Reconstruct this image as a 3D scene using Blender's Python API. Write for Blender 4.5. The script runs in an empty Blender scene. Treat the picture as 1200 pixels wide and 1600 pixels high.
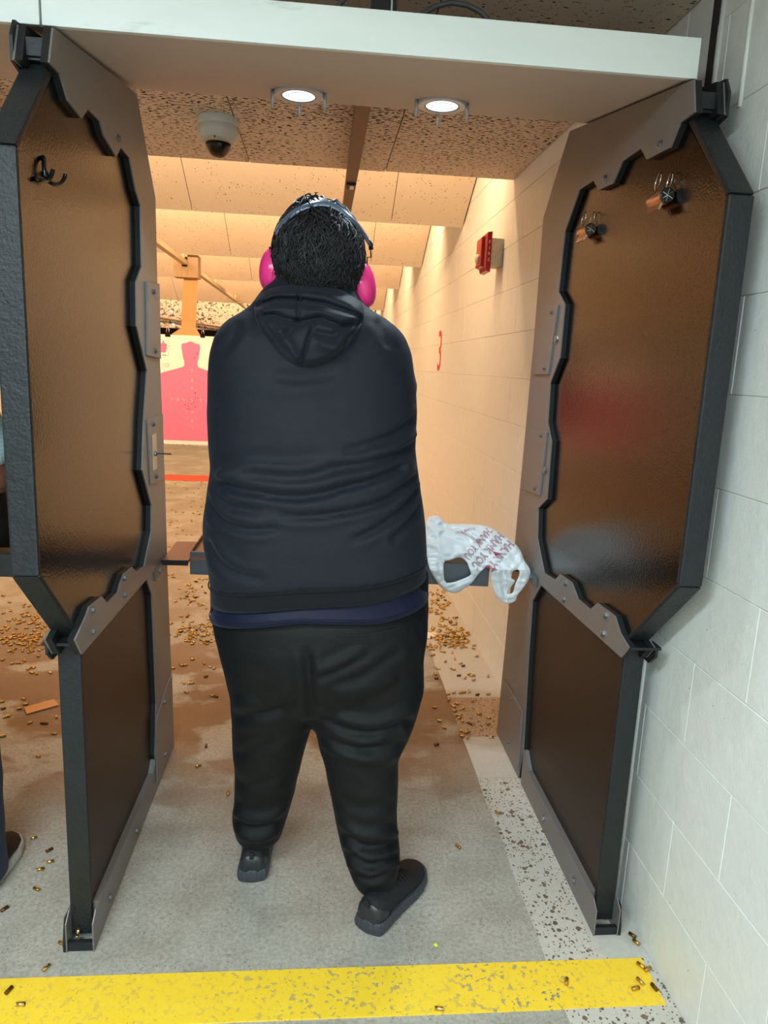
import bpy, bmesh, math, random
import numpy as np
from mathutils import Vector, Matrix, noise as mnoise
from mathutils.bvhtree import BVHTree

random.seed(7)
rng = np.random.default_rng(7)
scene = bpy.context.scene
COL = scene.collection
PI = math.pi

# ------------------------------------------------------------------ camera
CAM_F, YAW, PITCH, ROLL = 1127.4, .0925605, .1987915, .0430349
CAM_C = np.array([0., 0., 1.45])


def cam_axes():
    f = np.array([math.sin(YAW) * math.cos(PITCH), math.cos(YAW) * math.cos(PITCH), -math.sin(PITCH)])
    r = np.array([math.cos(YAW), -math.sin(YAW), 0.])
    d = -np.cross(r, f)
    c, s = math.cos(ROLL), math.sin(ROLL)
    return np.array([r * c - d * s, r * s + d * c, f])


CR = cam_axes()


def at(px, py, axis, val):
    """world point seen at a photo pixel on the plane axis = val"""
    v = CR.T @ np.array([(px - 600) / CAM_F, (py - 800) / CAM_F, 1.])
    t = (val - CAM_C[axis]) / v[axis]
    return CAM_C + v * t


def to_px(P):
    q = (np.asarray(P, float) - CAM_C) @ CR.T
    return np.stack([600 + CAM_F * q[..., 0] / q[..., 2], 800 + CAM_F * q[..., 1] / q[..., 2]], -1)


cam = bpy.data.cameras.new('camera')
cam.sensor_fit = 'AUTO'
cam.sensor_width = 36
cam.lens = CAM_F * 36 / 1600
cam.clip_start = .02
cam_o = bpy.data.objects.new('camera', cam)
M = Matrix.Identity(4)
for i in range(3):
    M[i][0], M[i][1], M[i][2], M[i][3] = CR[0][i], -CR[1][i], -CR[2][i], CAM_C[i]
cam_o.matrix_world = M
COL.objects.link(cam_o)
scene.camera = cam_o

# ------------------------------------------------------------------ world, lamps, exposure
world = bpy.data.worlds.new('world')
world.use_nodes = True
world.node_tree.nodes['Background'].inputs[0].default_value = (.5, .5, .5, 1)
world.node_tree.nodes['Background'].inputs[1].default_value = .02
scene.world = world
scene.view_settings.view_transform = 'Standard'
scene.view_settings.look = 'None'
scene.view_settings.exposure = 0.0
scene.view_settings.gamma = 1
scene.view_settings.use_curve_mapping = False


def area(name, loc, target, sx, sy, power, color):
    l = bpy.data.lights.new(name, 'AREA')
    l.shape = 'RECTANGLE'
    l.size, l.size_y = sx, sy
    l.energy = power
    l.color = color
    o = bpy.data.objects.new(name, l)
    COL.objects.link(o)
    o.location = loc
    o.rotation_euler = (Vector(target) - Vector(loc)).to_track_quat('-Z', 'Y').to_euler()
    return o


COOL = (.76, .93, 1.0)
WARM = (1.0, .64, .36)
# fluorescent troffers in the lobby behind the shooter, warm strips behind every baffle
area('lobby_lamp', (-.85, .02, 2.26), (-.85, .3, 0), 1.2, .3, 50, COOL)
area('lobby_lamp', (-.3, -1.5, 2.26), (-.3, -1.3, 0), 1.8, .5, 105, COOL)
BAYS = [3.72, 5.64, 7.58, 9.52, 11.5]
for k, y in enumerate(BAYS):
    area('range_lamp', (-1.6, y, 2.66), (-1.6, y + 2.0, .66), 4.7, .14, 74, WARM)

# ------------------------------------------------------------------ materials


def srgb(r, g, b):
    f = lambda c: (c / 12.92 if c <= .04045 else ((c + .055) / 1.055) ** 2.4)
    return (f(r / 255), f(g / 255), f(b / 255))


class NT:
    def __init__(s, name):
        s.m = bpy.data.materials.new(name)
        s.m.use_nodes = True
        s.t = s.m.node_tree
        s.b = s.t.nodes['Principled BSDF']

    def n(s, kind, **kw):
        n = s.t.nodes.new(kind)
        for k, v in kw.items():
            if k in n.inputs.keys():
                n.inputs[k].default_value = v
            else:
                setattr(n, k, v)
        return n

    def l(s, a, b):
        s.t.links.new(a, b)

    def pos(s):
        return s.n('ShaderNodeNewGeometry').outputs['Position']

    def obj(s):
        return s.n('ShaderNodeTexCoord').outputs['Object']

    def scaled(s, v, sc):
        m = s.n('ShaderNodeMapping')
        m.inputs['Scale'].default_value = sc
        s.l(v, m.inputs['Vector'])
        return m.outputs[0]

    def noise(s, v, scale, detail=4, rough=.55):
        n = s.n('ShaderNodeTexNoise')
        n.inputs['Scale'].default_value = scale
        n.inputs['Detail'].default_value = detail
        n.inputs['Roughness'].default_value = rough
        s.l(v, n.inputs['Vector'])
        return n.outputs['Fac']

    def voro(s, v, scale, feature='F1', out='Distance'):
        n = s.n('ShaderNodeTexVoronoi')
        n.feature = feature
        n.inputs['Scale'].default_value = scale
        s.l(v, n.inputs['Vector'])
        return n.outputs[out]

    def ramp(s, v, stops):
        r = s.n('ShaderNodeValToRGB')
        e = r.color_ramp.elements
        while len(e) > 1:
            e.remove(e[-1])
        for i, (p, c) in enumerate(stops):
            x = e[0] if i == 0 else e.new(p)
            x.position = p
            x.color = (c, c, c, 1) if not isinstance(c, tuple) else (*c, 1)
        s.l(v, r.inputs[0])
        return r.outputs[0]

    def mix(s, fac, a, b):
        m = s.n('ShaderNodeMix')
        m.data_type = 'RGBA'
        for sock, v in ((m.inputs[0], fac), (m.inputs[6], a), (m.inputs[7], b)):
            if isinstance(v, (int, float)):
                sock.default_value = v
            elif isinstance(v, tuple):
                sock.default_value = (*v, 1)
            else:
                s.l(v, sock)
        return m.outputs[2]

    def math(s, op, a, b=None):
        m = s.n('ShaderNodeMath')
        m.operation = op
        for i, v in enumerate((a, b)):
            if v is None:
                continue
            if isinstance(v, (int, float)):
                m.inputs[i].default_value = v
            else:
                s.l(v, m.inputs[i])
        return m.outputs[0]

    def axis(s, v, i):
        x = s.n('ShaderNodeSeparateXYZ')
        s.l(v, x.inputs[0])
        return x.outputs[i]

    def color(s, v):
        if isinstance(v, tuple):
            s.b.inputs['Base Color'].default_value = (*v, 1)
        else:
            s.l(v, s.b.inputs['Base Color'])

    def rough(s, v):
        if isinstance(v, (int, float)):
            s.b.inputs['Roughness'].default_value = v
        else:
            s.l(v, s.b.inputs['Roughness'])

    def bump(s, h, strength=.3, dist=.01):
        b = s.n('ShaderNodeBump')
        b.inputs['Strength'].default_value = strength
        b.inputs['Distance'].default_value = dist
        s.l(h, b.inputs['Height'])
        s.l(b.outputs[0], s.b.inputs['Normal'])

    def set(s, **kw):
        for k, v in kw.items():
            s.b.inputs[k.replace('_', ' ')].default_value = v
        return s


def simple(name, col, rough=.5, metal=0., var=.12, vs=30, bump=None, world=False, **kw):
    t = NT(name)
    v = t.pos() if world else t.obj()
    n = t.noise(v, vs, 4)
    dk = tuple(c * (1 - var) for c in col)
    lt = tuple(min(1, c * (1 + var)) for c in col)
    t.color(t.mix(n, dk, lt))
    t.rough(rough)
    t.set(Metallic=metal)
    t.set(**kw)
    if bump:
        t.bump(t.noise(v, bump[0], 3), bump[1], bump[2])
    return t.m


MAT = {}


def build_materials():
    # painted block wall
    t = NT('painted block')
    p = t.pos()
    fine = t.noise(p, 220, 3)
    mid = t.noise(p, 28, 5)
    scuff = t.ramp(t.noise(t.scaled(p, (1, 14, 1.3)), 5, 5, .7), [(.66, 0.), (.74, .35)])
    pit = t.ramp(t.voro(t.scaled(p, (1, 1, .8)), 34), [(.035, 1.), (.06, 0.)])
    pitm = t.math('MULTIPLY', pit, t.ramp(t.noise(p, 2.2, 2), [(.5, 0.), (.62, 1.)]))
    c = t.mix(mid, srgb(228, 230, 224), srgb(238, 240, 235))
    c = t.mix(scuff, c, srgb(188, 176, 150))
    c = t.mix(pitm, c, srgb(96, 84, 70))
    t.color(c)
    t.rough(.45)
    t.bump(t.math('ADD', t.math('MULTIPLY', fine, .35), mid), .45, .004)
    MAT['block'] = t.m
    MAT['mortar'] = simple('mortar', srgb(212, 211, 203), .7, 0, .06, 40, (120, .4, .004), True)

    # concrete floor
    t = NT('concrete')
    p = t.pos()
    y = t.axis(p, 1)
    big = t.noise(p, 1.3, 6, .6)
    fine = t.noise(p, 90, 4, .7)
    grey = t.mix(big, srgb(174, 169, 157), srgb(202, 197, 184))
    grey = t.mix(t.ramp(t.noise(p, 5.5, 6, .65), [(.45, 0.), (.7, .45)]), grey, srgb(134, 126, 113))
    grey = t.mix(t.ramp(fine, [(.35, .0), (.75, .6)]), grey, srgb(98, 94, 88))
    speck = t.ramp(t.voro(p, 95), [(.10, 1.), (.2, 0.)])
    spm = t.math('MULTIPLY', speck, t.ramp(t.noise(p, 9, 3), [(.44, 0.), (.55, .9)]))
    grey = t.mix(spm, grey, srgb(80, 75, 68))
    wsp = t.ramp(t.voro(t.scaled(p, (1.1, 1, 1)), 60), [(.07, 1.), (.12, 0.)])
    grey = t.mix(t.math('MULTIPLY', wsp, t.ramp(t.noise(p, 6, 3), [(.55, 0.), (.65, .8)])), grey, srgb(214, 210, 200))
    # damp brown film of residue down range of the booths, with worn pale islands
    edge = t.math('ADD', y, t.math('MULTIPLY', t.math('SUBTRACT', t.noise(p, 2.5, 5, .6), .5), 1.0))
    zone = t.ramp(t.math('DIVIDE', edge, 10.), [(.195, 0.), (.255, 1.)])
    island = t.ramp(t.noise(t.scaled(p, (1, 1.25, 1)), 2.1, 4, .55), [(.5, 1.), (.56, .12)])
    brown = t.mix(t.noise(p, 7, 5), srgb(120, 94, 70), srgb(148, 120, 92))
    brown = t.mix(t.ramp(fine, [(.4, 0.), (.8, .3)]), brown, srgb(92, 74, 58))
    far = t.ramp(t.math('DIVIDE', y, 10.), [(.33, 1.), (.42, .35)])
    t.color(t.mix(t.math('MULTIPLY', t.math('MULTIPLY', zone, island), far), grey, brown))
    t.rough(t.ramp(big, [(.3, .5), (.7, .75)]))
    t.bump(fine, .35, .003)
    MAT['concrete'] = t.m

    def strip(name, a, b, stones, st=(srgb(118, 96, 74), srgb(92, 86, 78))):
        t = NT(name)
        p = t.pos()
        c = t.mix(t.noise(p, 5, 5), a, b)
        c = t.mix(t.ramp(t.noise(p, 80, 4, .7), [(.45, 0.), (.8, .3)]), c, tuple(x * .55 for x in a))
        if stones:
            for sc, w in ((34, .23), (75, .27), (130, .3)):
                vn = t.n('ShaderNodeTexVoronoi')
                vn.inputs['Scale'].default_value = sc
                pp = t.n('ShaderNodeVectorMath')
                pp.operation = 'ADD'
                nn = t.n('ShaderNodeTexNoise')
                nn.inputs['Scale'].default_value = sc * 1.5
                t.l(p, nn.inputs['Vector'])
                sm = t.n('ShaderNodeVectorMath')
                sm.operation = 'SCALE'
                sm.inputs['Scale'].default_value = .35 / sc
                t.l(nn.outputs['Color'], sm.inputs[0])
                t.l(p, pp.inputs[0])
                t.l(sm.outputs[0], pp.inputs[1])
                t.l(pp.outputs[0], vn.inputs['Vector'])
                rnd = t.axis(vn.outputs['Color'], 0)
                keep = t.ramp(rnd, [(.55, 0.), (.58, 1.)])
                m = t.ramp(vn.outputs['Distance'], [(w, 1.), (w + .05, 0.)])
                tone = t.mix(t.axis(vn.outputs['Color'], 1), st[0], st[1])
                c = t.mix(t.math('MULTIPLY', m, keep), c, tone)
        t.color(c)
        t.rough(.65)
        t.bump(t.noise(p, 120, 3), .3, .003)
        return t.m
    MAT['aggregate'] = strip('worn aggregate', srgb(196, 190, 178), srgb(208, 203, 192), True)
    MAT['cement'] = strip('smooth cement', srgb(190, 185, 174), srgb(204, 200, 190), False)
    MAT['brown_aggregate'] = strip('stained aggregate', srgb(170, 140, 112), srgb(190, 168, 142), True)
    MAT['stone'] = simple('river stone', srgb(128, 104, 80), .6, 0, .35, 14, None, True)

    t = NT('yellow floor paint')
    p = t.pos()
    chips = t.ramp(t.noise(p, 75, 4, .62), [(.565, 0.), (.60, 1.)])
    wear = t.ramp(t.axis(p, 0), [(0., 0.), (1., 1.)])
    where = t.math('MULTIPLY', t.ramp(t.noise(p, 4.5, 3), [(.35, .15), (.6, 1.)]), 1.)
    x = t.axis(p, 0)
    band = t.ramp(t.math('ADD', t.math('MULTIPLY', x, .5), .5), [(.18, .25), (.45, .5), (.60, 1.), (.80, 1.), (.85, .3)])
    spots = t.ramp(t.voro(p, 75), [(.10, .8), (.17, 0.)])
    c = t.mix(t.noise(p, 16, 4), srgb(252, 206, 40), srgb(255, 220, 66))
    c = t.mix(t.math('MULTIPLY', spots, t.ramp(t.noise(p, 20, 2), [(.5, 0.), (.6, 1.)])), c, srgb(150, 128, 30))
    big = t.ramp(t.noise(p, 22, 4, .65), [(.66, 0.), (.69, 1.)])
    msk = t.math('MULTIPLY', t.math('MAXIMUM', chips, big), t.math('MULTIPLY', where, band))
    c = t.mix(msk, c, srgb(138, 132, 122))
    t.color(c)
    t.rough(.5)
    t.bump(t.noise(p, 100, 3), .3, .002)
    MAT['yellow'] = t.m
    MAT['red_line'] = simple('red floor paint', srgb(205, 84, 66), .6, 0, .12, 25, None, True)

    def acoustic(name, base, heavy):
        t = NT(name)
        p = t.pos()
        c = t.mix(t.noise(p, 6, 4), tuple(x * .93 for x in base), base)
        y = t.axis(p, 1)
        if heavy:
            sp = t.noise(t.scaled(p, (1.0, 1.9, 1)), 52, 3, .5)
            dens = t.math('MULTIPLY', t.math('SUBTRACT', t.noise(p, 2.4, 3), .5), .16)
            near = t.math('MULTIPLY', t.ramp(t.math('DIVIDE', y, 5.), [(.52, 1.), (.74, 0.)]), .075)
            clean = t.math('MULTIPLY', t.ramp(t.math('DIVIDE', y, 5.), [(.44, 1.), (.50, 0.)]), -.10)
            s2 = t.math('ADD', t.math('ADD', t.math('ADD', sp, near), dens), clean)
            c = t.mix(t.ramp(s2, [(.605, 0.), (.64, 1.)]), c, srgb(50, 32, 22))
            d = t.ramp(t.voro(p, 60), [(.10, 1.), (.14, 0.)])
            c = t.mix(t.math('MULTIPLY', d, .8), c, srgb(80, 54, 38))
        else:
            for sc, r, th in ((30, .085, .44), (17, .06, .52), (48, .13, .48)):
                d = t.ramp(t.voro(p, sc), [(r, 1.), (r + .03, 0.)])
                k = t.ramp(t.noise(p, 3.1 + sc * .05, 3), [(th, 0.), (th + .05, 1.)])
                c = t.mix(t.math('MULTIPLY', d, k), c, srgb(88, 62, 42))
        t.color(c)
        t.rough(.85)
        t.bump(t.noise(p, 150, 3), .4, .003)
        return t.m
    MAT['tile_heavy'] = acoustic('sooted acoustic panel', srgb(228, 209, 188), True)
    MAT['tile'] = acoustic('cream acoustic panel', srgb(232, 216, 192), False)

    # partition skins
    def panel(name, c0, c1, metal, r0, r1, ior, bump):
        t = NT(name)
        p = t.pos()
        v = t.voro(p, 210, 'SMOOTH_F1')
        n = t.noise(p, 130, 3)
        base = t.mix(t.noise(p, 3, 3), c0, c1)
        dots = t.ramp(t.noise(p, 230, 2), [(.56, 0.), (.66, .75)])
        base = t.mix(dots, base, tuple(x * .3 for x in c0))
        chip = t.ramp(t.voro(t.scaled(p, (1, 1, .6)), 62), [(.055, 1.), (.075, 0.)])
        cm = t.math('MULTIPLY', chip, t.ramp(t.noise(p, 3.3, 3), [(.56, 0.), (.66, 1.)]))
        t.color(t.mix(cm, base, srgb(170, 158, 146)))
        t.rough(t.mix(t.noise(p, 300, 2), (r0,) * 3, (r1,) * 3))
        t.set(IOR=ior)
        t.l(t.math('MULTIPLY', t.math('SUBTRACT', 1., cm), metal), t.b.inputs['Metallic'])
        t.bump(t.math('ADD', v, t.math('MULTIPLY', n, .6)), bump, .004)
        return t.m
    MAT['panel'] = panel('pebbled bronze panel', (.062, .052, .043), (.084, .070, .058), 1., .14, .24, 1.5, .07)
    MAT['panel_low'] = panel('dull pebbled panel', srgb(40, 31, 26), srgb(50, 38, 31), 0., .36, .46, 1.35, .06)
    MAT['plate'] = simple('grey painted plate', srgb(124, 121, 119), .42, .25, .08, 6, (160, .12, .003), True)
    MAT['plate_edge'] = simple('black board edge', srgb(16, 16, 17), .6, 0, .2, 30)
    MAT['bolt'] = simple('galvanised bolt', srgb(150, 155, 160), .3, .9, .15, 60)
    MAT['bolt_dark'] = simple('grey painted bolt', srgb(112, 112, 114), .4, .4, .15, 60)
    t = NT('lumpy black paint')
    p = t.pos()
    t.color(t.mix(t.noise(p, 20, 3), srgb(20, 23, 25), srgb(32, 36, 38)))
    t.rough(.5)
    t.set(IOR=1.45)
    t.bump(t.math('ADD', t.noise(p, 150, 4, .6), t.math('MULTIPLY', t.noise(p, 60, 2), .8)), .45, .004)
    MAT['post'] = t.m
    MAT['bracket'] = simple('black steel bracket', srgb(26, 28, 32), .5, .1, .2, 30, (120, .3, .003), True)
    MAT['switch'] = simple('bright steel switch plate', srgb(178, 176, 172), .3, .9, .1, 30)

    # canopy
    t = NT('white painted board')
    p = t.pos()
    c = t.mix(t.noise(t.scaled(p, (1, 1, 5)), 4, 5), srgb(222, 227, 222), srgb(236, 240, 236))
    smu = t.ramp(t.noise(t.scaled(p, (1, 1, 6)), 6, 5, .7), [(.6, 0.), (.75, .5)])
    t.color(t.mix(smu, c, srgb(178, 180, 174)))
    t.rough(.5)
    MAT['canopy_face'] = t.m
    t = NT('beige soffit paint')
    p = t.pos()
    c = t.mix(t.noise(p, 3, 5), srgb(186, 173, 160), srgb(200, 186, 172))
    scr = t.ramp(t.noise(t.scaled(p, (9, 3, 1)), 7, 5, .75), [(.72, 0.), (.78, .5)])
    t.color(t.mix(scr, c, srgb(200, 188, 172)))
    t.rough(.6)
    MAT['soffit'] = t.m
    MAT['ring'] = simple('satin aluminium', srgb(196, 198, 202), .35, .35, .06, 20)
    t = NT('lamp lens')
    p = t.obj()
    t.color((.9, .95, 1))
    t.b.inputs['Emission Color'].default_value = (.78, .95, 1, 1)
    t.b.inputs['Emission Strength'].default_value = 1.35
    MAT['lens'] = t.m
    MAT['lens_groove'] = simple('lens groove', srgb(120, 170, 180), .4, 0, .05, 20)
    MAT['cable'] = simple('grey cable', srgb(62, 62, 64), .5, 0, .15, 30)
    MAT['dark'] = simple('dark steel', srgb(26, 25, 25), .5, .2, .2, 20)
    MAT['black_gap'] = simple('joint foam', srgb(52, 46, 44), .9, 0, .3, 18, (60, .8, .01), True)
    MAT['rail'] = simple('shaded steel rail', srgb(116, 88, 64), .5, .2, .1, 12, None, True)  # rail steel with backlit shade put into its base colour
    MAT['rail_lit'] = simple('lit steel rail', srgb(198, 176, 140), .5, .1, .08, 12, None, True)  # same rail steel, paler because the light on its faces is painted in
    MAT['carrier'] = simple('carrier casing', srgb(176, 144, 104), .5, .1, .1, 18)
    MAT['card'] = simple('orange cardboard', srgb(208, 154, 100), .85, 0, .07, 20, (200, .2, .002))
    MAT['paper'] = simple('cream target paper', srgb(244, 238, 226), .8, 0, .03, 8)
    MAT['pink'] = simple('pink printed ink', srgb(250, 122, 160), .8, 0, .05, 6)
    MAT['pink_line'] = simple('pale ring print', srgb(252, 148, 178), .8, 0, .03, 8)
    MAT['white_ink'] = simple('unprinted digit', srgb(250, 190, 190), .8, 0, .03, 8)
    MAT['hole'] = simple('bullet hole', srgb(40, 26, 24), .9, 0, .2, 30)
    MAT['clip_black'] = simple('black clip enamel', srgb(18, 18, 20), .22, .1, .2, 40)
    MAT['clip_wire'] = simple('clip wire', srgb(200, 196, 190), .18, 1., .1, 40)
    MAT['copper'] = simple('coppered clip', srgb(196, 152, 120), .25, .8, .1, 30)
    MAT['hook'] = simple('black coated hook', srgb(22, 22, 26), .18, .3, .2, 30)
    MAT['red'] = simple('red alarm enamel', srgb(176, 20, 26), .3, 0, .12, 16)
    MAT['red_paint'] = simple('red wall paint', srgb(212, 60, 44), .6, 0, .15, 16, None, True)
    MAT['galv'] = simple('speckled galvanised box', srgb(206, 200, 184), .5, .1, .25, 70)
    MAT['white_plastic'] = simple('white moulded plastic', srgb(226, 224, 214), .4, 0, .04, 15)
    MAT['clear'] = simple('strobe lens', srgb(220, 210, 190), .1, 0, .04, 15)
    MAT['cam_white'] = simple('camera housing', srgb(196, 192, 180), .45, 0, .05, 18)
    t = NT('camera dome glass')
    t.color((.9, .7, .55))
    t.rough(.03)
    t.set(Transmission_Weight=1.0, IOR=1.3)
    MAT['dome'] = t.m
    MAT['shelf_top'] = simple('red brown worn shelf', srgb(118, 84, 72), .32, .1, .22, 60, (140, .2, .002), True)
    MAT['shelf_lip'] = simple('blue grey steel lip', srgb(92, 98, 104), .45, .3, .06, 14, None, True)
    t = NT('worn ply edge')
    p = t.pos()
    t.color(t.ramp(t.noise(t.scaled(p, (3, 3, 160)), 2.2, 3), [(.35, srgb(48, 36, 28)), (.5, srgb(140, 102, 62)), (.6, srgb(70, 52, 38)), (.75, srgb(160, 124, 80))]))
    t.rough(.7)
    MAT['ply'] = t.m
    # brass
    MAT['brass'] = simple('spent brass', srgb(206, 166, 92), .28, 1., .3, 90)
    MAT['brass_dark'] = simple('sooty brass', srgb(120, 84, 44), .4, .9, .4, 90)
    MAT['brass_pale'] = simple('pale brass', srgb(218, 190, 120), .3, 1., .2, 90)
    MAT['soot'] = simple('case mouth soot', srgb(30, 24, 18), .8, 0, .2, 40)
    # bag
    t = NT('thin white plastic film')
    p = t.obj()
    t.color(t.mix(t.noise(p, 18, 4), srgb(226, 234, 240), srgb(244, 248, 252)))
    t.rough(.28)
    t.set(Subsurface_Weight=.35, Subsurface_Scale=.02)
    t.b.inputs['Subsurface Radius'].default_value = (1, 1, 1)
    t.bump(t.noise(t.scaled(p, (1, 1, .5)), 45, 4, .6), .25, .004)
    MAT['bag'] = t.m
    MAT['bag_ink'] = simple('dark red bag print', srgb(164, 60, 78), .5, 0, .1, 20)

    # cloth

    def cloth(name, col, scale=900, sheen=.4, rough=.85, wr=.35):
        t = NT(name)
        p = t.obj()
        n = t.noise(p, 40, 5)
        lint = t.ramp(t.voro(p, 55), [(.025, 1.), (.04, 0.)])
        lk = t.math('MULTIPLY', lint, t.ramp(t.noise(p, 7, 2), [(.56, 0.), (.6, .5)]))
        c = t.mix(n, tuple(x * .82 for x in col), tuple(x * 1.15 for x in col))
        t.color(t.mix(lk, c, srgb(110, 112, 118)))
        t.rough(rough)
        t.set(Specular_IOR_Level=.28)
        t.set(Sheen_Weight=sheen, Sheen_Roughness=.5)
        t.b.inputs['Sheen Tint'].default_value = (.8, .85, 1, 1)
        wv = t.noise(t.scaled(p, (1, 1, 1.6)), scale, 2)
        cr = t.noise(t.scaled(p, (1, 1, 2.2)), 16, 3)
        t.bump(t.math('ADD', t.math('MULTIPLY', wv, .12), cr), wr, .008)
        return t.m
    MAT['hoodie'] = cloth('navy black fleece', srgb(22, 26, 35), 800, .06, .68, .22)
    MAT['hoodie_rib'] = cloth('black ribbed fleece', srgb(15, 16, 20), 500, .08)
    MAT['navy'] = cloth('navy jersey', srgb(9, 15, 42), 700, .1, .6, .3)
    MAT['trouser'] = cloth('black tracksuit fleece', srgb(7, 8, 10), 800, .02, .66, .22)
    MAT['jeans'] = cloth('dark blue denim', srgb(28, 42, 60), 900, .1, .8, .3)
    t = NT('teal checked shirt')
    p = t.obj()
    a = t.n('ShaderNodeTexWave', bands_direction='Z')
    a.inputs['Scale'].default_value = 30
    t.l(p, a.inputs[0])
    b = t.n('ShaderNodeTexWave', bands_direction='X')
    b.inputs['Scale'].default_value = 30
    t.l(p, b.inputs[0])
    f = t.math('ADD', t.math('MULTIPLY', a.outputs[1], .5), t.math('MULTIPLY', b.outputs[1], .5))
    t.color(t.mix(f, srgb(206, 222, 220), srgb(150, 190, 192)))
    t.rough(.85)
    MAT['shirt'] = t.m

    def skin(name, col):
        return simple(name, col, .5, 0, .08, 25, (300, .15, .002), False, Subsurface_Weight=.1)
    MAT['skin'] = skin('light brown skin', srgb(176, 124, 96))
    MAT['skin2'] = skin('deep brown skin', srgb(104, 66, 52))
    MAT['eye'] = simple('eye white', srgb(230, 226, 220), .2, 0, .02, 20)
    MAT['iris'] = simple('dark iris', srgb(36, 24, 18), .15, 0, .05, 20)
    t = NT('black wavy hair')
    t.color(t.mix(t.noise(t.obj(), 60, 3), srgb(19, 18, 19), srgb(48, 46, 48)))
    t.rough(.5)
    t.set(IOR=1.42)
    MAT['hair'] = t.m
    MAT['muff'] = simple('glossy pink plastic', srgb(252, 62, 138), .2, 0, .04, 10)
    MAT['band'] = simple('blue grey headband', srgb(120, 134, 156), .22, .5, .05, 10)
    MAT['foam'] = simple('black foam', srgb(20, 20, 22), .8, 0, .1, 40)
    MAT['shoe_knit'] = simple('black knit upper', srgb(22, 22, 25), .8, 0, .3, 260, (500, .5, .002))
    MAT['shoe_leather'] = simple('black shoe leather', srgb(38, 40, 43), .38, 0, .12, 25, (120, .15, .002))
    MAT['shoe_sole'] = simple('charcoal rubber sole', srgb(56, 60, 68), .5, 0, .1, 20)
    MAT['shoe2'] = simple('dark brown suede', srgb(52, 40, 38), .85, 0, .2, 60)
    MAT['sole2'] = simple('off white rubber sole', srgb(196, 190, 178), .6, 0, .08, 20)
    MAT['bag_black'] = simple('black nylon bag', srgb(18, 18, 20), .7, 0, .2, 200, (400, .4, .002))
    MAT['green_bit'] = simple('yellow green foam', srgb(206, 226, 70), .7, 0, .1, 80)
    t = NT('shot pocked steel')
    p = t.pos()
    sp = t.ramp(t.noise(t.scaled(p, (1, 1, 1.3)), 19, 3, .6), [(.53, 0.), (.62, 1.)])
    s2 = t.ramp(t.noise(p, 30, 2), [(.56, 0.), (.64, .8)])
    t.color(t.mix(t.math('MAXIMUM', sp, s2), srgb(196, 186, 172), srgb(84, 66, 50)))
    t.rough(.8)
    MAT['trap'] = t.m
    MAT['trap_dark'] = simple('trap throat', srgb(20, 17, 16), .9, 0, .2, 6, None, True)
    MAT['lobby'] = simple('lobby wall paint', srgb(206, 208, 206), .7, 0, .04, 4, None, True)


build_materials()

# ------------------------------------------------------------------ mesh helpers


def tag(o, label=None, cat=None, group=None, kind=None):
    if label: o['label'] = label
    if cat: o['category'] = cat
    if group: o['group'] = group
    if kind: o['kind'] = kind
    return o


def root_of(o):
    p = Vector((0, 0, 0))
    while o is not None:
        p += o.location
        o = o.parent
    return p


def empty(name, loc, label, cat, group=None):
    o = bpy.data.objects.new(name, None)
    o.empty_display_size = .05
    o.location = loc
    COL.objects.link(o)
    return tag(o, label, cat, group)


def make_mesh(name, V, F, mat, off=(0, 0, 0), smooth=False, mats=None, fm=None):
    me = bpy.data.meshes.new(name)
    V = np.asarray(V, float) - np.asarray(off, float)
    me.from_pydata([tuple(v) for v in V], [], [tuple(f) for f in F])
    for m in (mats or [mat]):
        me.materials.append(m)
    if fm is not None:
        me.polygons.foreach_set('material_index', fm)
    if smooth:
        me.polygons.foreach_set('use_smooth', [True] * len(me.polygons))
    me.update()
    bm = bmesh.new()
    bm.from_mesh(me)
    bmesh.ops.recalc_face_normals(bm, faces=bm.faces)
    bm.to_mesh(me)
    bm.free()
    return me


def part(name, V, F, mat, parent=None, smooth=False, loc=None, **kw):
    """verts are in world space; the object keeps the parent's frame (or its own loc)"""
    if parent is not None:
        off = root_of(parent)
        me = make_mesh(name, V, F, mat, off, smooth, **kw)
        o = bpy.data.objects.new(name, me)
        o.parent = parent
    else:
        loc = np.asarray(loc if loc is not None else np.asarray(V, float).mean(0))
        me = make_mesh(name, V, F, mat, loc, smooth, **kw)
        o = bpy.data.objects.new(name, me)
        o.location = loc
    COL.objects.link(o)
    return o


def copy_tree(o, parent=None, loc=None):
    c = o.copy()
    COL.objects.link(c)
    c.parent = parent
    if loc is not None:
        c.location = loc
    for ch in [x for x in o.children]:
        copy_tree(ch, c)
    return c


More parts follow.
